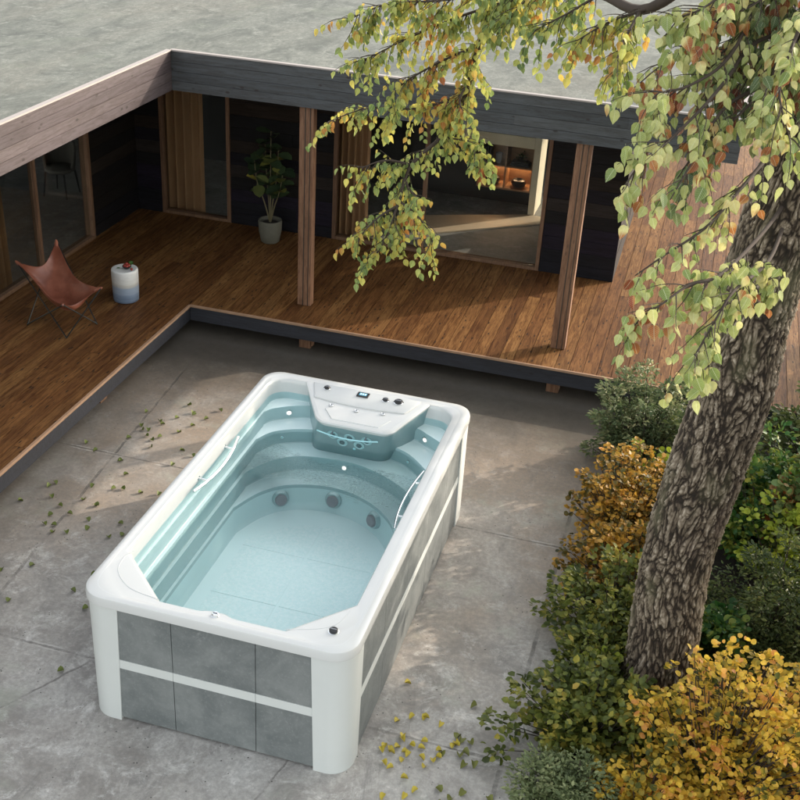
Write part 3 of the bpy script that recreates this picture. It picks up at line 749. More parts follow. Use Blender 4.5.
body = [U(.45, 1.77, 3.843, .782, 1.523, 3.254, .10, 1.21, 1.135), U(.48, 1.73, 3.84, .74, 1.46, 3.33, .10, .98), U(.52, 1.68, 3.80, .66, 1.40, 3.46, .09, .699)]
m_ = MB(); m_.loft(body, False); obj('console_body', m_, M['consoleb'], spa, smooth=True)
# raised rear ledge with a bowed front
def topz(y): return 1.262 + (1.188 - 1.262) * (3.84 - y) / (3.84 - 3.275)
led = [(.53, 3.835), (.60, 3.66)] + [(x_, 3.66 - .05 + .0 - .05 * (1 - ((x_ - 1.10) / .55) ** 2)) for x_ in np.linspace(.62, 1.58, 20)] + [(1.62, 3.66), (1.69, 3.835)]
m_ = MB(); m_.loft([[(x_, y_, topz(y_) - .003) for x_, y_ in led], [(x_, y_, topz(y_) + .012) for x_, y_ in led], [(1.1 + (x_ - 1.1) * .985, y_ + .006 * (1 if y_ < 3.8 else -1), topz(y_) + .017) for x_, y_ in led]], True, False, True)
obj('ledge', m_, M['white'], con, smooth=True, sharp=40)
led2 = [(.78, 3.45)] + [(x_, 3.47 - .06 * (1 - ((x_ - 1.13) / .4) ** 2)) for x_ in np.linspace(.80, 1.46, 16)] + [(1.49, 3.45), (1.40, 3.30), (.90, 3.30)]
m_ = MB(); m_.loft([[(x_, y_, topz(y_) - .002) for x_, y_ in led2], [(1.14 + (x_ - 1.14) * .97, y_ + .004 * (1 if y_ < 3.4 else -1), topz(y_) + .008) for x_, y_ in led2]], True, False, True)
obj('headrest_pad', m_, M['white'], con, smooth=True, sharp=40)
def knob(x, y, z, r, mat=None, par=None, name='knob', h=.022):
    m_ = MB(); m_.lathe([(r * 1.25, 0), (r * 1.25, .005), (r * 1.02, .008)], (x, y, z), 24); k_ = obj(name, m_, M['chrome'], par or con, smooth=True)
    m_ = MB(); m_.lathe([(r, 0), (r, h * .8), (r * .86, h), (.001, h)], (x, y, z + .004), 24); obj('cap', m_, mat or M['black'], k_, smooth=True)
    m_ = MB(); m_.box((x - r * .7, y - r * .14, z + h + .002), (x + r * .7, y + r * .14, z + h + .010)); obj('grip', m_, M['grey'], k_, bevel=.002)
    return k_
for kx, ky, kr_ in ((.70, 3.757, .030), (1.338, 3.737, .030), (1.474, 3.745, .042)): knob(kx, ky, topz(ky) + .016, kr_)
knob(1.085, .083, 1.245, .026, M['chrome'], spa); knob(1.985, .21, 1.245, .034, None, spa)
b = MB(); zt = topz(3.754) + .017; b.box((1.03, 3.71, zt), (1.155, 3.80, zt + .012)); dp = obj('display', b, M['black'], con, bevel=.004)
b = MB(); b.box((1.052, 3.730, zt + .0125), (1.132, 3.780, zt + .0135)); obj('screen', b, M['screen'], dp)
b = MB()
for i in range(3): b.box((1.062 + .024 * i, 3.738, zt + .014), (1.078 + .024 * i, 3.772, zt + .0145))
obj('digits', b, M['digit'], dp)
for jx, jy in ((.831, 3.515), (1.102, 3.50), (1.373, 3.53)):
    z = topz(jy) + .004
    m_ = MB(); m_.lathe([(.024, 0), (.024, .007), (.018, .010), (.012, .006), (.001, .004)], (jx, jy, z), 20); j_ = obj('jet', m_, M['chrome'], con, smooth=True)
    m_ = MB(); m_.lathe([(.009, 0), (.007, .012), (.001, .013)], (jx + .004, jy, z + .002), 12); obj('nozzle', m_, M['grey'], j_, smooth=True)
M['jetring'] = plain('jet_ring', (.34, .56, .58), .25)
M['jetdark'] = plain('jet_dark', (.085, .14, .15), .3)
# face of the console leans: local frame for jets
fn = Vector((0, -.96, -.0)).normalized()
rotf = Matrix.Rotation(R(90 + 22), 3, 'X')
def face_pt(x, z): # front face y at height z
    t = (1.135 - z) / (1.135 - .98) if z > .98 else 1 + (.98 - z) / (.98 - .699)
    return Vector((x, 3.254 + (3.33 - 3.254) * t if t < 1 else 3.33 + (3.46 - 3.33) * (t - 1), z))
for jx, jz in ((.92, 1.010), (1.10, 1.010), (1.28, 1.010), (1.01, .915), (1.19, .915)):
    c = face_pt(jx, jz)
    m_ = MB(); m_.lathe([(.056, -.01), (.058, .006), (.053, .010), (.049, .006)], c, 26, rotf); j_ = obj('jet', m_, M['jetring'], spa, smooth=True)
    m_ = MB(); m_.lathe([(.047, .0), (.045, .005), (.030, .004), (.026, .016), (.014, .018), (.001, .010)], c, 22, rotf); obj('nozzle', m_, M['jetdark'], j_, smooth=True)
pts = [(x_, face_pt(x_, 1.085).y - .045 - .03 * (1 - ((x_ - 1.10) / .36) ** 2), 1.085 - .03 * (1 - ((x_ - 1.10) / .36) ** 2)) for x_ in np.linspace(.78, 1.42, 16)]
m_ = MB(); m_.tube(pts, .0075, 10); gb = obj('grab_bar', m_, M['cyan'], spa, smooth=True)
for x_ in (.93, 1.28):
    c = face_pt(x_, 1.07); m_ = MB(); m_.tube([(x_, c.y, 1.062), (x_, c.y - .05, 1.058)], .006, 8); obj('bracket', m_, M['grey'], gb)
m_ = MB(); m_.lathe([(.016, -.004), (.016, .006), (.001, .007)], face_pt(1.13, .84), 14, rotf); obj('sensor', m_, M['cyan'], spa, smooth=True)
# lights on risers
def riser_disc(name, c, nx, ny, r, mat, ring):
    rr = Vector((nx, ny, 0)).to_track_quat('Z', 'Y').to_matrix()
    m_ = MB(); m_.lathe([(r * 1.25, -.006), (r * 1.25, .004), (r, .006)], c, 20, rr); l_ = obj(name, m_, ring, spa, smooth=True)
    m_ = MB(); m_.lathe([(r, .0), (r * .8, .008), (.001, .009)], c, 18, rr); obj('lens', m_, mat, l_, smooth=True)
riser_disc('tub_light', (.315, 3.672, .945), .45, -.9, .026, M['led'], M['chrome'])
riser_disc('tub_light', (1.80, 3.655, .945), -.45, -.9, .026, M['led'], M['chrome'])
riser_disc('tub_light', (1.045, 3.345, .62), 0, -1, .026, M['led'], M['chrome'])
riser_disc('sensor', (.33, 3.43, .785), .45, -.9, .014, M['cyan'], M['chrome'])
riser_disc('sensor', (1.69, 3.435, .785), -.45, -.9, .014, M['cyan'], M['chrome'])
for sx, sy, nx in ((.52, 2.905, .45), (1.03, 3.065, 0), (1.52, 2.875, -.55)):
    rr = Vector((nx, -.8, .12)).to_track_quat('Z', 'Y').to_matrix()
    m_ = MB(); m_.lathe([(.088, -.02), (.088, .008), (.076, .03)], (sx, sy, .395), 28, rr); s_ = obj('suction_cover', m_, M['shell'], spa, smooth=True)
    m_ = MB(); m_.lathe([(.062, .02), (.062, .045), (.052, .058), (.001, .060)], (sx, sy, .395), 26, rr); obj('grille', m_, M['grey'], s_, smooth=True)
# handrails
def rail(xw, sgn, y0, y1, z):
    pts = []
    for t in np.linspace(0, 1, 18):
        bow = 4 * t * (1 - t)
        pts.append((xw + sgn * (.055 + .055 * bow), y0 + (y1 - y0) * t, z - .02 * bow))
    m_ = MB(); m_.tube(pts, .0145, 12); rl = obj('handrail', m_, M['chrome'], spa, smooth=True)
    for t in (.22, .8):
        bow = 4 * t * (1 - t); y = y0 + (y1 - y0) * t
        m_ = MB(); m_.tube([(xw - sgn * .004, y, z - .005), (xw + sgn * (.055 + .055 * bow), y, z - .02 * bow)], .010, 10); m_.lathe([(.022, 0), (.022, .008), (.01, .01)], (xw - sgn * .002, y, z - .005), 14, Vector((sgn, 0, 0)).to_track_quat('Z', 'Y').to_matrix())
        obj('bracket', m_, M['chrome'], rl, smooth=True)
rail(.085, 1, 1.72, 2.74, 1.13); rail(2.045, -1, 1.86, 2.86, 1.08)

# ------------------------------------------------------------------ deck furniture
# butterfly chair
TB, TL, TR, TC = map(np.array, ([-3.93, 6.28, 1.27], [-4.26, 5.83, 1.09], [-3.0, 5.74, .97], [-3.34, 5.37, .83]))
FF, FLf, FR_, FB = [-3.27, 5.27, HD + .012], [-3.92, 5.43, HD + .012], [-3.13, 5.78, HD + .012], [-3.80, 6.02, HD + .012]
ch = thing('butterfly_chair', 'brown leather butterfly chair on thin steel rods at left of the deck', 'chair', (-3.55, 5.65, HD))
n = 26; grid = []
ctr = np.array([-3.56, 5.68, .70])
for i in range(n + 1):
    u = i / n; row = []
    for j in range(n + 1):
        v = j / n
        p = (1 - u) * (1 - v) * TB + (1 - u) * v * TL + u * (1 - v) * TR + u * v * TC
        bu, bv = 4 * u * (1 - u), 4 * v * (1 - v)
        # edges scoop inwards
        p = p + (ctr - p) * np.array([.36, .36, .0]) * (bu * (1 - bv) ** 1.3 + bv * (1 - bu) ** 1.3) * .8
        sag = max(bu, bv) * .0 + (bu * (1 - bv) + bv * (1 - bu)) * .13 + bu * bv * .36
        p[2] -= sag
        p = p + np.array([.30, -.30, 0]) * bu * bv * .28
        row.append(tuple(p))
    grid.append(row)
m_ = MB(); m_.loft(grid, False); sl = obj('sling', m_, M['leather'], ch, smooth=True, sharp=80)
so = sl.modifiers.new('Solid', 'SOLIDIFY'); so.thickness = .008
sb = sl.modifiers.new('Sub', 'SUBSURF'); sb.levels = 1; sb.render_levels = 1
def rod(*pts):
    p = catmull(pts, 6) if len(pts) > 2 else pts
    m_ = MB(); m_.tube(p, .0085, 8); obj('frame_rod', m_, M['rod'], ch, smooth=True)
def near(a, b_, t): return list(np.array(a) + (np.array(b_) - np.array(a)) * t)
rod(TL + [0, 0, .005], near(FF, TL, .12), near(FF, TL, .03) , FF, near(FF, TR, .04), near(FF, TR, .14), TR + [0, 0, .005])
rod(TB + [0, 0, .0], near(FLf, TB, .1), FLf, near(FLf, TC, .1), TC + [0, 0, -.005])
rod(TB + [.01, -.01, 0], near(FR_, TB, .1), FR_, near(FR_, TC, .12), TC + [0.01, 0, -.005])
for tip, dx in ((TB, 0), (TL, 0), (TR, 0), (TC, 0)):
    d = norm(tip - ctr); 
    m_ = MB(); m_.tube([tip - d * .10, tip - d * .04, tip + d * .008], [.022, .026, .012], 10); obj('corner_pocket', m_, M['leather'], ch, smooth=True)

stx, sty = -3.15, 6.62
st = MB(); st.lathe([(.001, 0), (.150, 0), (.168, .012), (.172, .08), (.176, .22), (.178, .36), (.178, .435), (.172, .452), (.160, .458), (.135, .452), (.001, .45)], (0, 0, 0), 48)
o = obj('garden_stool', st, M['stool'], smooth=True, sharp=60); o.location = (stx, sty, HD + .001)
tag(o, 'round ceramic garden stool banded white over blue beside the leather chair', 'stool')
zt = HD + .458
fb = thing('fruit_bowl', 'small dark bowl of red fruit on the ceramic stool', 'bowl', (stx + .03, sty + .01, zt))
m_ = MB(); m_.lathe([(.001, 0), (.03, 0), (.055, .025), (.06, .04), (.052, .038), (.001, .012)], (stx + .03, sty + .01, zt - .005), 22); obj('dish', m_, M['black'], fb, smooth=True)
M['fruit'] = plain('red_fruit', (.26, .03, .02), .3, var=.4)
def ballprof(r): return [(max(.0008, r * math.sin(a)), -r * math.cos(a)) for a in np.linspace(0, PI, 10)]
for i in range(7):
    a = i * 2 * PI / 6; rr = 0 if i == 6 else .03
    m_ = MB(); m_.lathe(ballprof(.021), (stx + .03 + rr * math.cos(a), sty + .01 + rr * math.sin(a), zt + .04 + (.024 if i == 6 else 0)), 14); obj('fruit', m_, M['fruit'], fb, smooth=True)
m_ = MB(); m_.lathe(ballprof(.018), (stx + .115, sty - .02, zt + .014), 14); tag(obj('berry', m_, M['fruit'], smooth=True), 'single red berry lying next to the fruit bowl', 'fruit')
tag(link('leaf', leaf_mesh('leaf', [(stx - .09, sty - .06, zt + .008)], [(1, .5, .05)], [(0, 0, 1)], [.055], T_SIMPLE), M['b_emer']), 'green leaf lying on the rim of the ceramic stool', 'leaf')
link('leaf', leaf_mesh('leaf', [(stx + .06, sty + .04, zt + .05), (stx + .05, sty + .05, zt + .05)], [(.7, .4, .6), (.1, .7, .7)], [(0, -1, .5), (0, -1, .8)], [.06, .05], T_ROUND), M['b_emer'], fb)

# potted rubber plant
px, py = -2.17, 9.40
pp_ = thing('potted_plant', 'tall broad leaved potted plant against the dark plank wall', 'potted plant', (px, py, HD))
m_ = MB(); m_.lathe([(.001, 0), (.115, 0), (.14, .02), (.175, .18), (.182, .33), (.178, .36), (.16, .36), (.155, .31), (.001, .30)], (px, py, HD + .001), 36); obj('pot', m_, M['pot'], pp_, smooth=True, sharp=60)
m_ = MB(); m_.lathe([(.154, .30), (.1, .318), (.001, .322)], (px, py, HD + .001), 24); obj('soil', m_, M['soil'], pp_, smooth=True)
P_, A_, N_, Z_ = [], [], [], []
for tx, ty, hz in ((-.22, -.08, .92), (.02, -.02, 1.38), (.24, -.1, .80), (-.10, .05, 1.15), (.12, .03, 1.1)):
    pts = catmull([(px, py, HD + .3), (px + tx * .35, py + ty * .4, HD + .35 + hz * .3), (px + tx * .8, py + ty, HD + .35 + hz * .65), (px + tx, py + ty, HD + .36 + hz)], 8)
    m_ = MB(); m_.tube(pts, list(np.linspace(.013, .005, len(pts))), 7); obj('stem', m_, M['stem'], pp_, smooth=True)
    for k in range(13):
        p = np.array(pts[int(len(pts) * (.48 + .04 * k)) if int(len(pts) * (.48 + .04 * k)) < len(pts) else -1])
        a = k * 2.4 + tx * 9; dz = random.uniform(-.5, .55)
        P_.append(p); A_.append((math.cos(a), math.sin(a), dz)); N_.append((-math.cos(a) * dz * .6, -math.sin(a) * dz * .6 - .3, 1)); Z_.append(random.uniform(.17, .27))
link('foliage', leaf_mesh('foliage', P_, A_, N_, Z_, T_ROUND, .85), M['rubber'], pp_, smooth=True)

# ------------------------------------------------------------------ big tree
tree = thing('big_tree', 'old thick barked tree leaning beside the swim spa with autumn branches', 'tree', (4.45, 1.69, 0))
cen = catmull([(4.47, 1.72, -.1), (4.44, 1.69, .25), (4.385, 1.69, 1.45), (4.44, 1.69, 2.35), (4.515, 1.69, 3.0), (4.535, 1.70, 3.6), (4.60, 1.72, 4.4), (4.68, 1.78, 5.3), (4.70, 1.85, 6.3), (4.75, 1.9, 7.4), (4.7, 1.95, 8.8)], 100)
n_s = 290; zz = np.array(cen); nr = len(cen)
rad_k = np.interp(zz[:, 2], [-.1, .1, .4, 1.5, 2.4, 3.2, 3.8, 4.6, 5.4, 6.3, 7.4, 8.8], [.38, .34, .305, .275, .282, .285, .272, .255, .25, .24, .19, .10])
V = []; RID = []
for i in range(nr):
    c = zz[i]; r = rad_k[i]
    for k in range(n_s):
        a = 2 * PI * k / n_s
        d = Vector((math.cos(a), math.sin(a), 0))
        q = Vector((d.x * r * 1.0, d.y * r * 1.0, c[2] * .36))
        wob = mnoise.noise(Vector((d.x * .9, d.y * .9, c[2] * .6))) * .10
        wrp = Vector((mnoise.fractal(q * 5.0, 1.0, 2.0, 3), mnoise.fractal(q * 5.0 + Vector((7, 3, 1)), 1.0, 2.0, 3), mnoise.fractal(q * 7 + Vector((1, 9, 4)), 1., 2., 3))) * .075
        q2 = q + wrp
        dd, _ = mnoise.voronoi(Vector((q2.x, q2.y, q2.z * .72)) * 22.0)
        d2, _ = mnoise.voronoi(Vector((q2.x, q2.y, q2.z * 1.2)) * 50.0)
        ridge = min(1., max(0., (dd[1] - dd[0]) * 2.3)); rdg2 = min(1., max(0., (d2[1] - d2[0]) * 2.0))
        fine = mnoise.noise(Vector((d.x * r * 55, d.y * r * 55, c[2] * 38))) * .5 + .5
        h = (ridge ** .6) * (.22 + .62 * rdg2 ** .7 + .42 * fine)
        flare = 0.
        if c[2] < .6: flare = (.6 - c[2]) * .45 * max(0, math.sin(a * 3 + 1)) ** 2
        rr = r * (1 + wob) + flare + .024 * (h - .6) + .006 * (fine - .5)
        V.append((c[0] + d.x * rr, c[1] + d.y * rr, c[2])); RID.append(h)
F = [(i * n_s + k, i * n_s + (k + 1) % n_s, (i + 1) * n_s + (k + 1) % n_s, (i + 1) * n_s + k) for i in range(nr - 1) for k in range(n_s)]
me = bpy.data.meshes.new('trunk'); me.from_pydata(V, [], F); me.update()
at = me.attributes.new('ridge', 'FLOAT', 'POINT'); at.data.foreach_set('value', np.array(RID, np.float32))
link('trunk', me, M['bark'], tree, smooth=True, sharp=180)

A = {
    'A_main': [[4.29,2.61,6.42],[3.98,2.54,6.03],[3.45,2.59,5.52],[3.04,2.96,5.52],[2.54,3.49,5.44],[2.12,3.83,5.19],[1.95,3.92,4.81],[1.88,3.95,4.46],[1.76,3.83,4.1],[1.5,3.59,3.81],[1.45,3.42,3.52],[1.43,3.17,3.3],[1.38,2.94,3.13]],
    'A_up': [[2.21,3.79,5.27],[1.71,3.77,5.06],[1.27,3.65,4.83],[1.02,3.5,4.68]],
    'A_up2': [[2.31,3.64,5.38],[1.65,3.62,5.24],[1.18,3.58,5.16],[0.94,3.45,5.05]],
    'A_up3': [[1.96,3.95,4.85],[1.65,3.79,4.7],[1.39,3.62,4.53],[1.3,3.54,4.42]],
    'A_l1': [[1.84,3.9,4.41],[1.5,3.75,4.28],[1.07,3.63,4.26],[0.77,3.37,4.16]],
    'A_r1': [[1.81,3.92,4.25],[1.7,3.79,4.06],[1.92,3.82,4.01],[2.18,3.67,3.85]],
    'A_r0': [[1.89,3.98,4.53],[1.85,3.78,4.39],[1.97,3.62,4.27]],
    'A_l2': [[1.48,3.59,3.81],[1.29,3.45,3.86],[1.1,3.36,3.79]],
    'A_l3': [[1.45,3.4,3.48],[1.32,3.2,3.41],[1.21,2.98,3.28]],
    'A_r2': [[1.44,3.42,3.52],[1.64,3.31,3.45],[1.85,3.17,3.31]],
    'A_r3': [[1.45,3.52,3.7],[1.54,3.48,3.59],[1.65,3.38,3.57]],
    'A_t1': [[3.04,2.96,5.52],[2.83,2.94,5.37],[2.59,2.91,5.22]],
    'A_t2': [[3.45,2.59,5.52],[3.19,2.46,5.42],[2.99,2.34,5.29]],
    'A_t3': [[3.38,2.56,5.49],[3.32,2.21,5.32],[3.3,1.98,5.13]],
    'A_t4': [[2.69,3.31,5.47],[2.44,3.42,5.37],[2.21,3.44,5.09]],
}
B = {
    'B0': [[4.36,2.74,6.42],[4.26,1.97,5.93],[3.95,1.29,5.7],[3.76,0.93,5.57],[3.62,0.71,5.46]],
    'B1': [[4.24,1.82,5.89],[4.05,1.1,5.54],[3.86,0.75,5.42],[3.68,0.56,5.38],[3.7,0.51,5.28]],
    'B2': [[4.21,1.52,5.57],[4.05,0.92,5.43],[3.94,0.6,5.32],[3.76,0.33,5.14],[3.67,0.26,5.06],[3.6,0.17,4.93]],
    'B3': [[4.18,1.13,5.32],[4.03,0.7,5.25],[3.94,0.44,5.04],[3.87,0.22,4.9]],
    'B4': [[4.45,1.43,5.31],[4.32,0.79,5.09],[4.21,0.55,4.9],[4.13,0.45,4.77]],
    'B5': [[4.42,1.23,4.98],[4.23,0.74,4.82],[4.09,0.5,4.67],[3.89,0.27,4.55],[3.75,0.17,4.44]],
    'B6': [[4.44,1.07,4.48],[4.22,0.4,4.43],[4.06,0.23,4.41],[3.92,0.03,4.34],[3.82,-0.03,4.27]],
    'B7': [[4.52,1.01,4.35],[4.32,0.38,4.36],[4.24,0.18,4.24],[4.16,-0.04,4.1]],
    'B8': [[4.37,1.38,5.67],[4.3,1.0,5.45],[4.26,0.73,5.21]],
    'B9': [[4.49,1.56,5.95],[4.39,1.03,5.68],[4.35,0.77,5.45],[4.46,0.66,5.2]],
    'B10': [[4.79,0.98,4.79],[4.66,0.69,4.55],[4.52,0.55,4.36],[4.51,0.41,4.12]],
    'B11': [[4.88,1.02,4.4],[4.77,0.74,4.16],[4.7,0.59,3.94],[4.83,0.49,3.71]],
    'B12': [[4.34,1.98,6.12],[4.03,1.32,5.93],[3.83,0.96,5.8],[3.65,0.88,5.74]],
}
for k_ in ('B4', 'B10', 'B11'): B.pop(k_, None)
def roots(start): return start
limb = MB()
def add_limb(pts, r0, r1, n=6, sides=7):
    p = catmull(pts, n); limb.tube(p, list(np.linspace(r0, r1, len(p))), sides); return p
def spray(groups, size, ntw, tlen, step, seedk, droop=.55):
    r = np.random.default_rng(seedk)
    PS, AX, NR, SZ = [], [], [], []
    for pts, dens in groups:
        p = np.array(pts); L = np.linalg.norm(np.diff(p, axis=0), axis=1).sum(); cum = np.r_[0, np.cumsum(np.linalg.norm(np.diff(p, axis=0), axis=1))]
        for q in range(max(3, int(L * ntw * dens))):
            s0 = r.uniform(0.0, L); i = min(np.searchsorted(cum, s0), len(p) - 1); i0 = max(i - 1, 0)
            c = np.array([np.interp(s0, cum, p[:, k]) for k in range(3)])
            d = norm(p[min(i0 + 1, len(p) - 1)] - p[i0])
            sd = r.normal(0, 1, 3); sd -= d * sd.dot(d); sd = norm(sd)
            t = norm(d * .75 + sd * .75 + np.array([0, 0, -.25]))
            ln = tlen * r.uniform(.45, 1.15)
            tw = [c]; cur = c.copy()
            ns = max(3, int(ln / step))
            for k in range(ns):
                t = norm(t + np.array([0, 0, -droop * .16]) + r.normal(0, .10, 3)); cur = cur + t * step; tw.append(cur.copy())
            limb.tube(tw, list(np.linspace(.0045, .0016, len(tw))), 4, False)
            for k in range(1, len(tw)):
                lat = norm(np.cross(t, [0, 0, 1])) * (1 if k % 2 else -1)
                ax = norm(np.array([0, 0, -.95]) + lat * .45 + t * .25 + r.normal(0, .22, 3))
                nn = np.array([r.normal(-.35, .65), r.normal(-1.0, .5), r.normal(.35, .35)])
                sz = size * r.uniform(.7, 1.2)
                PS.append(tw[k] + ax * sz * .34); AX.append(ax); NR.append(nn); SZ.append(sz)
    return PS, AX, NR, SZ
GA = []
for k, pts in A.items():
    main = k == 'A_main'
    if main: pts = [[4.68, 1.80, 5.35 + .9], [4.45, 2.25, 6.38]] + pts
    p = add_limb(pts, .052 if main else .014, .006 if main else .003)
    if main: p = p[int(len(p) * .36):]
    GA.append((p, {'A_main': .75, 'A_up': 1.3, 'A_up2': 1.5, 'A_up3': 1.3, 'A_t1': 1.3, 'A_t2': 1.3, 'A_t3': 1.3, 'A_t4': 1.6, 'A_l1': 1.0, 'A_r1': 1.25}.get(k, 1.1)))
la = spray(GA, .064, 30, .33, .036, 5)
GB = []
for k, pts in B.items():
    base = {'B0': 6.5, 'B9': 6.2, 'B12': 6.4}.get(k, pts[0][2] + .1)
    if k in ('B0', 'B1', 'B2', 'B3', 'B5', 'B6', 'B7', 'B12'):
        pts = [[4.62, 1.72, base]] + pts
    p = add_limb(pts, .015, .0035)
    if k in ('B5', 'B6', 'B7', 'B3', 'B2'): p = p[int(len(p) * (.42 if k in ('B2', 'B3') else .26)):]
    GB.append((p, {'B0': 1.5, 'B1': 1.6, 'B12': 1.6, 'B9': 1.6, 'B8': 1.6, 'B6': 1.5, 'B7': 1.6, 'B10': .7, 'B11': .7, 'B5': 1.2, 'B2': 1.05}.get(k, 1.1)))
lb = spray(GB, .076, 17, .30, .044, 9)
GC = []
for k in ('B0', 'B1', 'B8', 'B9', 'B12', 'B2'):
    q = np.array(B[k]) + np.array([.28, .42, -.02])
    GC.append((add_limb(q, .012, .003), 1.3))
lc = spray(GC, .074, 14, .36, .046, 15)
# heavy limbs of the crown above
r_ = np.random.default_rng(3)
CP, CA, CN, CS = [], [], [], []
for k in range(12):
    a = k * 2 * PI / 12 + r_.uniform(-.2, .2); L = r_.uniform(1.8, 3.4)
    z0_ = r_.uniform(6.6, 8.4)
    e = (4.7 + math.cos(a) * L, 1.9 + math.sin(a) * L, z0_ + r_.uniform(.9, 2.2))
    if e[1] < -.5 and e[0] < 6: continue
    p = add_limb([(4.72, 1.9, z0_), (4.7 + math.cos(a) * L * .5, 1.9 + math.sin(a) * L * .5, z0_ + .6), e], .07, .015)
    for q in p[4:]:
        for w_ in range(90):
            CP.append(q + r_.normal(0, .45, 3)); CA.append((r_.normal(0, .5), r_.normal(0, .5), -1)); CN.append(r_.normal(0, 1, 3) + [0, 0, .4]); CS.append(r_.uniform(.08, .12))
obj('branches', limb, M['twig'], tree, smooth=True, sharp=80)
link('crown', leaf_mesh('crown', CP, CA, CN, CS, T_ROUND), M['leafA'], tree)
link('crown', leaf_mesh('crown', *la, T_HEART), M['leafA'], tree, smooth=True, sharp=80)
link('crown', leaf_mesh('crown', *lb, T_HEART), M['leafB'], tree, smooth=True, sharp=80)
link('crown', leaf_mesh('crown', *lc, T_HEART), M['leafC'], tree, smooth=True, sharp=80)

# ------------------------------------------------------------------ shrubs
def shrub(name, label, c, rx, ry, h, mat, nclump, per, size, crad, tmpl=T_SIMPLE, seedk=0, cat='shrub', group=None, z0=0., inner=.5, up=.8, flat=.6, width=1., extra=()):
    r = np.random.default_rng(seedk + 100)
    t = thing(name, label, cat, (c[0], c[1], z0), group)
    PS, AX, NR, SZ = [], [], [], []
    st = MB()
    cl = []
    for k in range(nclump):
        d = r.normal(0, 1, 3); d[2] = abs(d[2]) * 1.1 + .05; d = norm(d); rr = r.uniform(inner, 1.0) if r.random() < .75 else r.uniform(.15, inner)
        cl.append(np.array([c[0] + d[0] * rx * rr, c[1] + d[1] * ry * rr, z0 + .06 + d[2] * h * rr]))
    for e in extra: cl.append(np.array(e, float))
    for q in cl:
        base = np.array([c[0] + r.normal(0, .05), c[1] + r.normal(0, .05), z0])
        mid = base * .5 + q * .5 + np.array([0, 0, -.08 * h])
        st.tube(catmull([base, mid, q], 4), [.010 - .0009 * i for i in range(9)], 4, False)
        out = norm(q - np.array([c[0], c[1], z0 + h * .2]))
        k = int(per * r.uniform(.6, 1.3)); cr_ = crad * r.uniform(.7, 1.25)
        pp = r.normal(0, 1, (k, 3)); pp = norm(pp) * (r.random((k, 1)) ** .45) * cr_; pp[:, 2] *= flat
        pos = q + pp; pos[:, 2] = np.maximum(pos[:, 2], .015)
        ax = norm(pp) * .8 + out * .6 + r.normal(0, .5, (k, 3)); ax[:, 2] *= .5
        nn = np.array([0, 0, up]) + norm(pp) * .5 + r.normal(0, .38, (k, 3))
        PS.append(pos); AX.append(ax); NR.append(nn); SZ.append(size * r.uniform(.65, 1.25, k))
    link('foliage', leaf_mesh('foliage', np.concatenate(PS), np.concatenate(AX), np.concatenate(NR), np.concatenate(SZ), tmpl, width), mat, t)
    obj('stems', st, M['twig'], t)
    return t
shrub('shrub', 'sage green shrub spilling over the deck edge behind the trunk', (3.98, 5.66), .80, .66, 1.15, M['b_green'], 130, 85, .058, .15, T_SIMPLE, 1, width=.7)
shrub('shrub', 'orange leaved shrub between the sage shrub and the tree trunk', (3.92, 4.05), .64, 1.0, 1.0, M['b_orange'], 520, 14, .048, .080, T_ROUND, 2, inner=.4)
shrub('shrub', 'olive green shrub overhanging the concrete left of the trunk', (3.98, 2.40), .66, .70, .78, M['b_olive'], 150, 27, .062, .11, T_SIMPLE, 3, width=1.15)
shrub('shrub', 'spreading olive shrub with long twigs at the foot of the trunk', (4.0, 1.02), .76, .66, .62, M['b_olive'], 150, 24, .064, .11, T_SIMPLE, 4, width=1.25,
      extra=((3.30, .62, .32), (3.22, .72, .28), (3.38, .92, .42), (3.35, 1.1, .4), (3.28, .5, .18)))
shrub('shrub', 'low pale green fine leaved shrub at the bottom edge', (3.93, .22), .50, .36, .46, M['b_fine'], 110, 75, .040, .11, T_SIMPLE, 5, width=.75)
shrub('shrub', 'large golden yellow shrub in front of the trunk base', (4.98, .88), .82, .70, 1.28, M['b_yellow'], 640, 13, .047, .070, T_ROUND, 6, inner=.4)
shrub('shrub', 'golden orange shrub low at the bottom edge below the trunk', (4.42, .32), .52, .40, .52, M['b_yellow'], 230, 13, .046, .065, T_ROUND, 7, inner=.4)
shrub('shrub', 'golden shrub at the right edge beyond the large golden one', (5.75, 1.30), .55, .65, 1.0, M['b_yellow'], 300, 13, .047, .070, T_ROUND, 8, inner=.4)
shrub('shrub', 'dark fine leaved evergreen shrub right of the trunk', (5.40, 2.75), .75, .70, 1.15, M['b_dark'], 120, 90, .050, .16, T_SIMPLE, 9, width=.7)
shrub('shrub', 'bright green shrub flecked with yellow behind the trunk at right', (5.35, 4.35), .85, .80, 1.35, M['b_emer'], 110, 60, .070, .17, T_SIMPLE, 10)
shrub('shrub', 'small lime yellow shrub peeping out left of the trunk', (4.15, 4.75), .35, .35, .80, M['b_lime'], 22, 32, .062, .12, T_ROUND, 11)
shrub('shrub', 'small emerald shrub low under the orange shrub', (4.25, 3.25), .35, .45, .55, M['b_emer'], 32, 42, .060, .13, T_SIMPLE, 12)
shrub('shrub', 'emerald green shrub tucked right behind the trunk base', (4.85, 2.25), .30, .35, .75, M['b_emer'], 26, 45, .065, .13, T_ROUND, 13)
shrub('shrub', 'lime green sprigs beside the trunk foot at left', (4.10, 1.55), .30, .25, .58, M['b_lime'], 14, 24, .060, .12, T_ROUND, 14)
shrub('shrub', 'lime flecked shrub above the dark evergreen at right', (5.55, 3.55), .60, .45, 1.40, M['b_lime'], 70, 22, .055, .12, T_ROUND, 15)
shrub('shrub', 'tall green and red leaved shrub at the right edge', (5.75, 4.05), .55, .70, 1.75, M['b_red'], 110, 34, .075, .18, T_ROUND, 16)
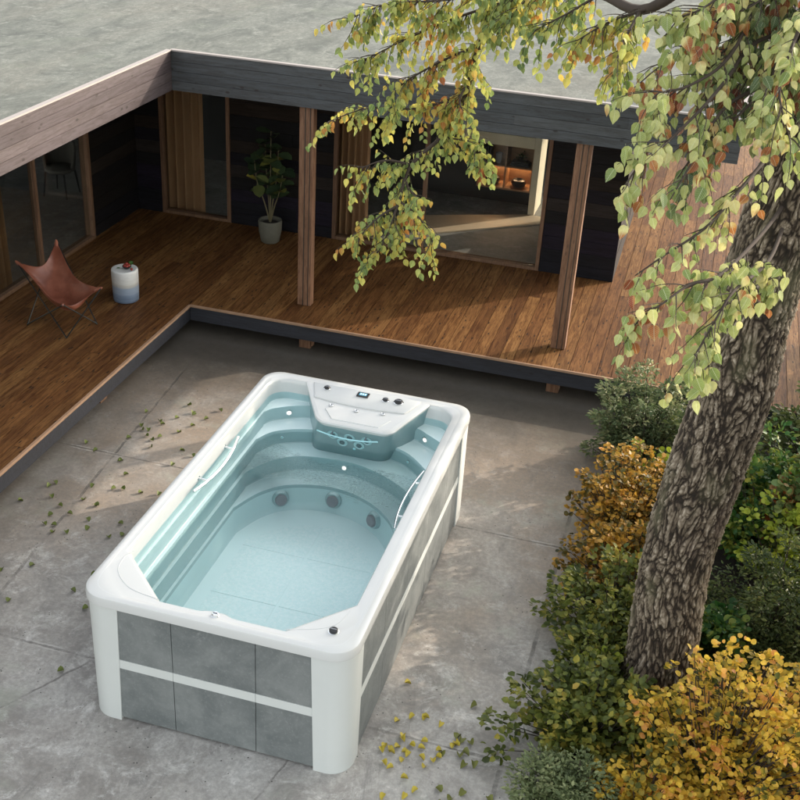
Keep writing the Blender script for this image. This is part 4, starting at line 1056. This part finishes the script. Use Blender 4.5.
shrub('shrub', 'dense dark green shrub at the far right behind the deck', (6.3, 5.7), 1.1, 1.0, 1.6, M['b_dark'], 130, 70, .075, .2, T_SIMPLE, 17)
shrub('shrub', 'dark green shrub at the right edge below the red leaved one', (6.35, 2.6), .7, .8, 1.3, M['b_dark'], 90, 70, .06, .17, T_SIMPLE, 18)
shrub('shrub', 'deep green shrub between the trunk and the deck corner', (4.75, 5.2), .6, .6, 1.05, M['b_dark'], 70, 70, .06, .16, T_SIMPLE, 19)
shrub('shrub', 'low rusty olive shrub between the tall orange shrub and the olive shrub', (4.02, 3.12), .66, .55, .70, M['b_orange'], 210, 20, .050, .09, T_ROUND, 21)
shrub('shrub', 'low olive shrub under the overhang left of the trunk foot', (4.02, 1.72), .56, .48, .55, M['b_olive'], 140, 26, .058, .10, T_SIMPLE, 22)
shrub('shrub', 'green shrub growing along the right end of the deck', (6.9, 8.2), .8, 1.6, 1.7, M['b_emer'], 110, 60, .08, .2, T_SIMPLE, 20)
g = MB(); poly = [(5.45 + .30 * math.cos(a) * (1 + .2 * math.sin(3 * a)), .62 + .24 * math.sin(a), .006) for a in np.linspace(0, 2 * PI, 28, endpoint=False)]
g.add(poly, [tuple(range(28))]); m = NT('puddle_water'); vv = m.vec()
M['puddle'] = m.done(m.bsdf((.02, .025, .025), .05, m.bump(m.noise(vv, 18, 3), .4, .01)))
tag(obj('puddle', g, M['puddle']), kind='structure')

# garden trees outside the frame to the right: they shade the courtyard
def shade_tree(c, h, rx, rz, n, label, seedk):
    r = np.random.default_rng(seedk)
    t = thing('garden_tree', label, 'tree', (c[0], c[1], 0), 'garden trees beside the courtyard')
    m_ = MB(); p = catmull([(c[0], c[1], -.05), (c[0] + .08, c[1], h * .4), (c[0], c[1] + .1, h)], 8); m_.tube(p, list(np.linspace(.17, .06, len(p))), 10)
    PS, AX, NR, SZ = [], [], [], []
    for k in range(n):
        d = norm(r.normal(0, 1, 3)); q = np.array([c[0], c[1], h]) + d * np.array([rx, rx, rz]) * r.uniform(.35, 1) 
        m_.tube([(c[0], c[1], h * .75), tuple(q)], [.03, .008], 5, False)
        kk = 60; pp = r.normal(0, .24, (kk, 3)); PS.append(q + pp); AX.append(r.normal(0, .6, (kk, 3)) + [0, 0, -.6]); NR.append(r.normal(0, .6, (kk, 3)) + [0, 0, .8]); SZ.append(r.uniform(.09, .15, kk))
    obj('trunk', m_, M['twig'], t, smooth=True)
    link('crown', leaf_mesh('crown', np.concatenate(PS), np.concatenate(AX), np.concatenate(NR), np.concatenate(SZ), T_ROUND), M['b_olive'], t)
shade_tree((8.0, 5.0), 3.6, 1.8, 1.6, 70, 'leafy garden tree right of the courtyard', 31)
shade_tree((8.4, 1.8), 3.4, 2.0, 1.7, 200, 'leafy garden tree at the near right of the courtyard', 32)
shade_tree((8.5, -2.0), 3.4, 2.0, 1.6, 110, 'leafy garden tree right of the foreground', 33)
shade_tree((8.5, 9.4), 6.2, 2.1, 1.2, 300, 'slender garden tree right of the deck', 34)

# ------------------------------------------------------------------ fallen leaves
def fallen(name, pts, mat, label, group, size):
    src = link(name, leaf_mesh(name, [(-.5 * size, 0, .012)], [(1, 0, .05)], [(0, 0.15, 1)], [size], (T_ROUND[0] * [1, 1, 4.2], T_ROUND[1])), mat)
    tag(src, label, 'leaf', group)
    for i, (x_, y_) in enumerate(pts):
        rot = (random.uniform(-.25, .25), random.uniform(-.25, .25), random.uniform(0, 6.28))
        if i == 0: src.location = (x_, y_, .004); src.rotation_euler = rot
        else: dup(src, (x_, y_, .004), rot)
LG = [(-1.95 + .1, 4.6), (-1.6, 4.45), (-1.7, 4.2), (-1.45, 4.6), (-1.3, 4.75), (-1.12, 4.7), (-1.2, 4.5), (-1.05, 4.95)]
r5 = random.Random(21)
for cx_, cy_, s_, k in ((-1.55, 4.3, .28, 12), (-1.25, 3.9, .2, 5), (-1.85, 3.6, .25, 7), (-1.45, 3.2, .25, 8), (-1.85, 2.7, .25, 10), (-1.2, 2.4, .35, 9), (-1.55, 1.9, .3, 11), (-.8, 2.1, .25, 7), (-.75, 1.5, .25, 8), (-1.3, 1.1, .35, 6)):
    for _ in range(int(k * .75)):
        x_ = r5.gauss(cx_, s_); y_ = r5.gauss(cy_, s_ * 1.3)
        if -2.25 < x_ < -.12: LG.append((x_, y_))
fallen('fallen_leaf', LG, M['fall_g'], 'small green leaf fallen on the concrete between the deck and the spa', 'green leaves fallen left of the spa', .057)
for _ in range(16): LG.append((r5.uniform(-2.2, -.15), r5.uniform(.2, 5.2)))
LY = []; LO = []
for _ in range(34):
    x_ = r5.gauss(2.62, .19); y_ = r5.gauss(.42, .26)
    if x_ > 2.26: LY.append((x_, y_))
for _ in range(18):
    x_ = r5.gauss(3.1, .16); y_ = r5.gauss(.45, .28); LO.append((x_, y_))
fallen('fallen_leaf', LY, M['fall_y'], 'yellow leaf fallen on the concrete by the near right corner of the spa', 'yellow leaves fallen by the spa corner', .060)
fallen('fallen_leaf', LO, M['fall_o'], 'olive green leaf fallen on the concrete near the olive shrub', 'olive leaves fallen near the shrubs', .066)

# ------------------------------------------------------------------ light, camera
w = bpy.data.worlds.new('World'); S.world = w; w.use_nodes = True
nt = w.node_tree; nt.nodes.clear()
AZ = math.atan2(1.808, 1.691); EL = R(21)
sky = nt.nodes.new('ShaderNodeTexSky'); sky.sky_type = 'NISHITA'; sky.sun_disc = False
sky.sun_elevation = EL; sky.sun_rotation = AZ; sky.dust_density = 2.0; sky.air_density = 1.0; sky.ozone_density = 1.0
bg = nt.nodes.new('ShaderNodeBackground'); bg.inputs[1].default_value = .62
ow = nt.nodes.new('ShaderNodeOutputWorld')
hs = nt.nodes.new('ShaderNodeHueSaturation'); hs.inputs['Saturation'].default_value = .38; nt.links.new(sky.outputs[0], hs.inputs['Color']); mx = nt.nodes.new('ShaderNodeMix'); mx.data_type = 'RGBA'; mx.blend_type = 'MULTIPLY'; mx.inputs[0].default_value = 1; mx.inputs[7].default_value = (1.04, 1.0, .935, 1)
nt.links.new(hs.outputs[0], mx.inputs[6]); nt.links.new(mx.outputs[2], bg.inputs[0]); nt.links.new(bg.outputs[0], ow.inputs[0])
sl = bpy.data.lights.new('Sun', 'SUN'); sl.energy = 4.3; sl.angle = R(.6); sl.color = (1, .86, .72)
so = bpy.data.objects.new('Sun', sl); COL.objects.link(so)
sd = Vector((math.sin(AZ) * math.cos(EL), math.cos(AZ) * math.cos(EL), math.sin(EL)))
so.rotation_euler = sd.to_track_quat('Z', 'Y').to_euler(); so.location = (20, 20, 20)
cam = bpy.data.cameras.new('Camera'); co = bpy.data.objects.new('Camera', cam); COL.objects.link(co)
co.location = (3.997, -6.133, 6.931); co.rotation_euler = (R(61.0339), R(-3.1278), R(15.9817))
cam.sensor_width = 36; cam.lens = 1143.14 / 800 * 36; cam.clip_end = 500; cam.clip_start = .05
S.camera = co
S.view_settings.view_transform = 'Standard'; S.view_settings.look = 'None'; S.view_settings.exposure = 0
S.cycles.max_bounces = 5; S.cycles.diffuse_bounces = 3; S.cycles.glossy_bounces = 3; S.cycles.transmission_bounces = 3; S.cycles.transparent_max_bounces = 12
S.cycles.use_denoising = True; S.cycles.use_adaptive_sampling = True; S.cycles.adaptive_threshold = .02
S.render.use_persistent_data = False
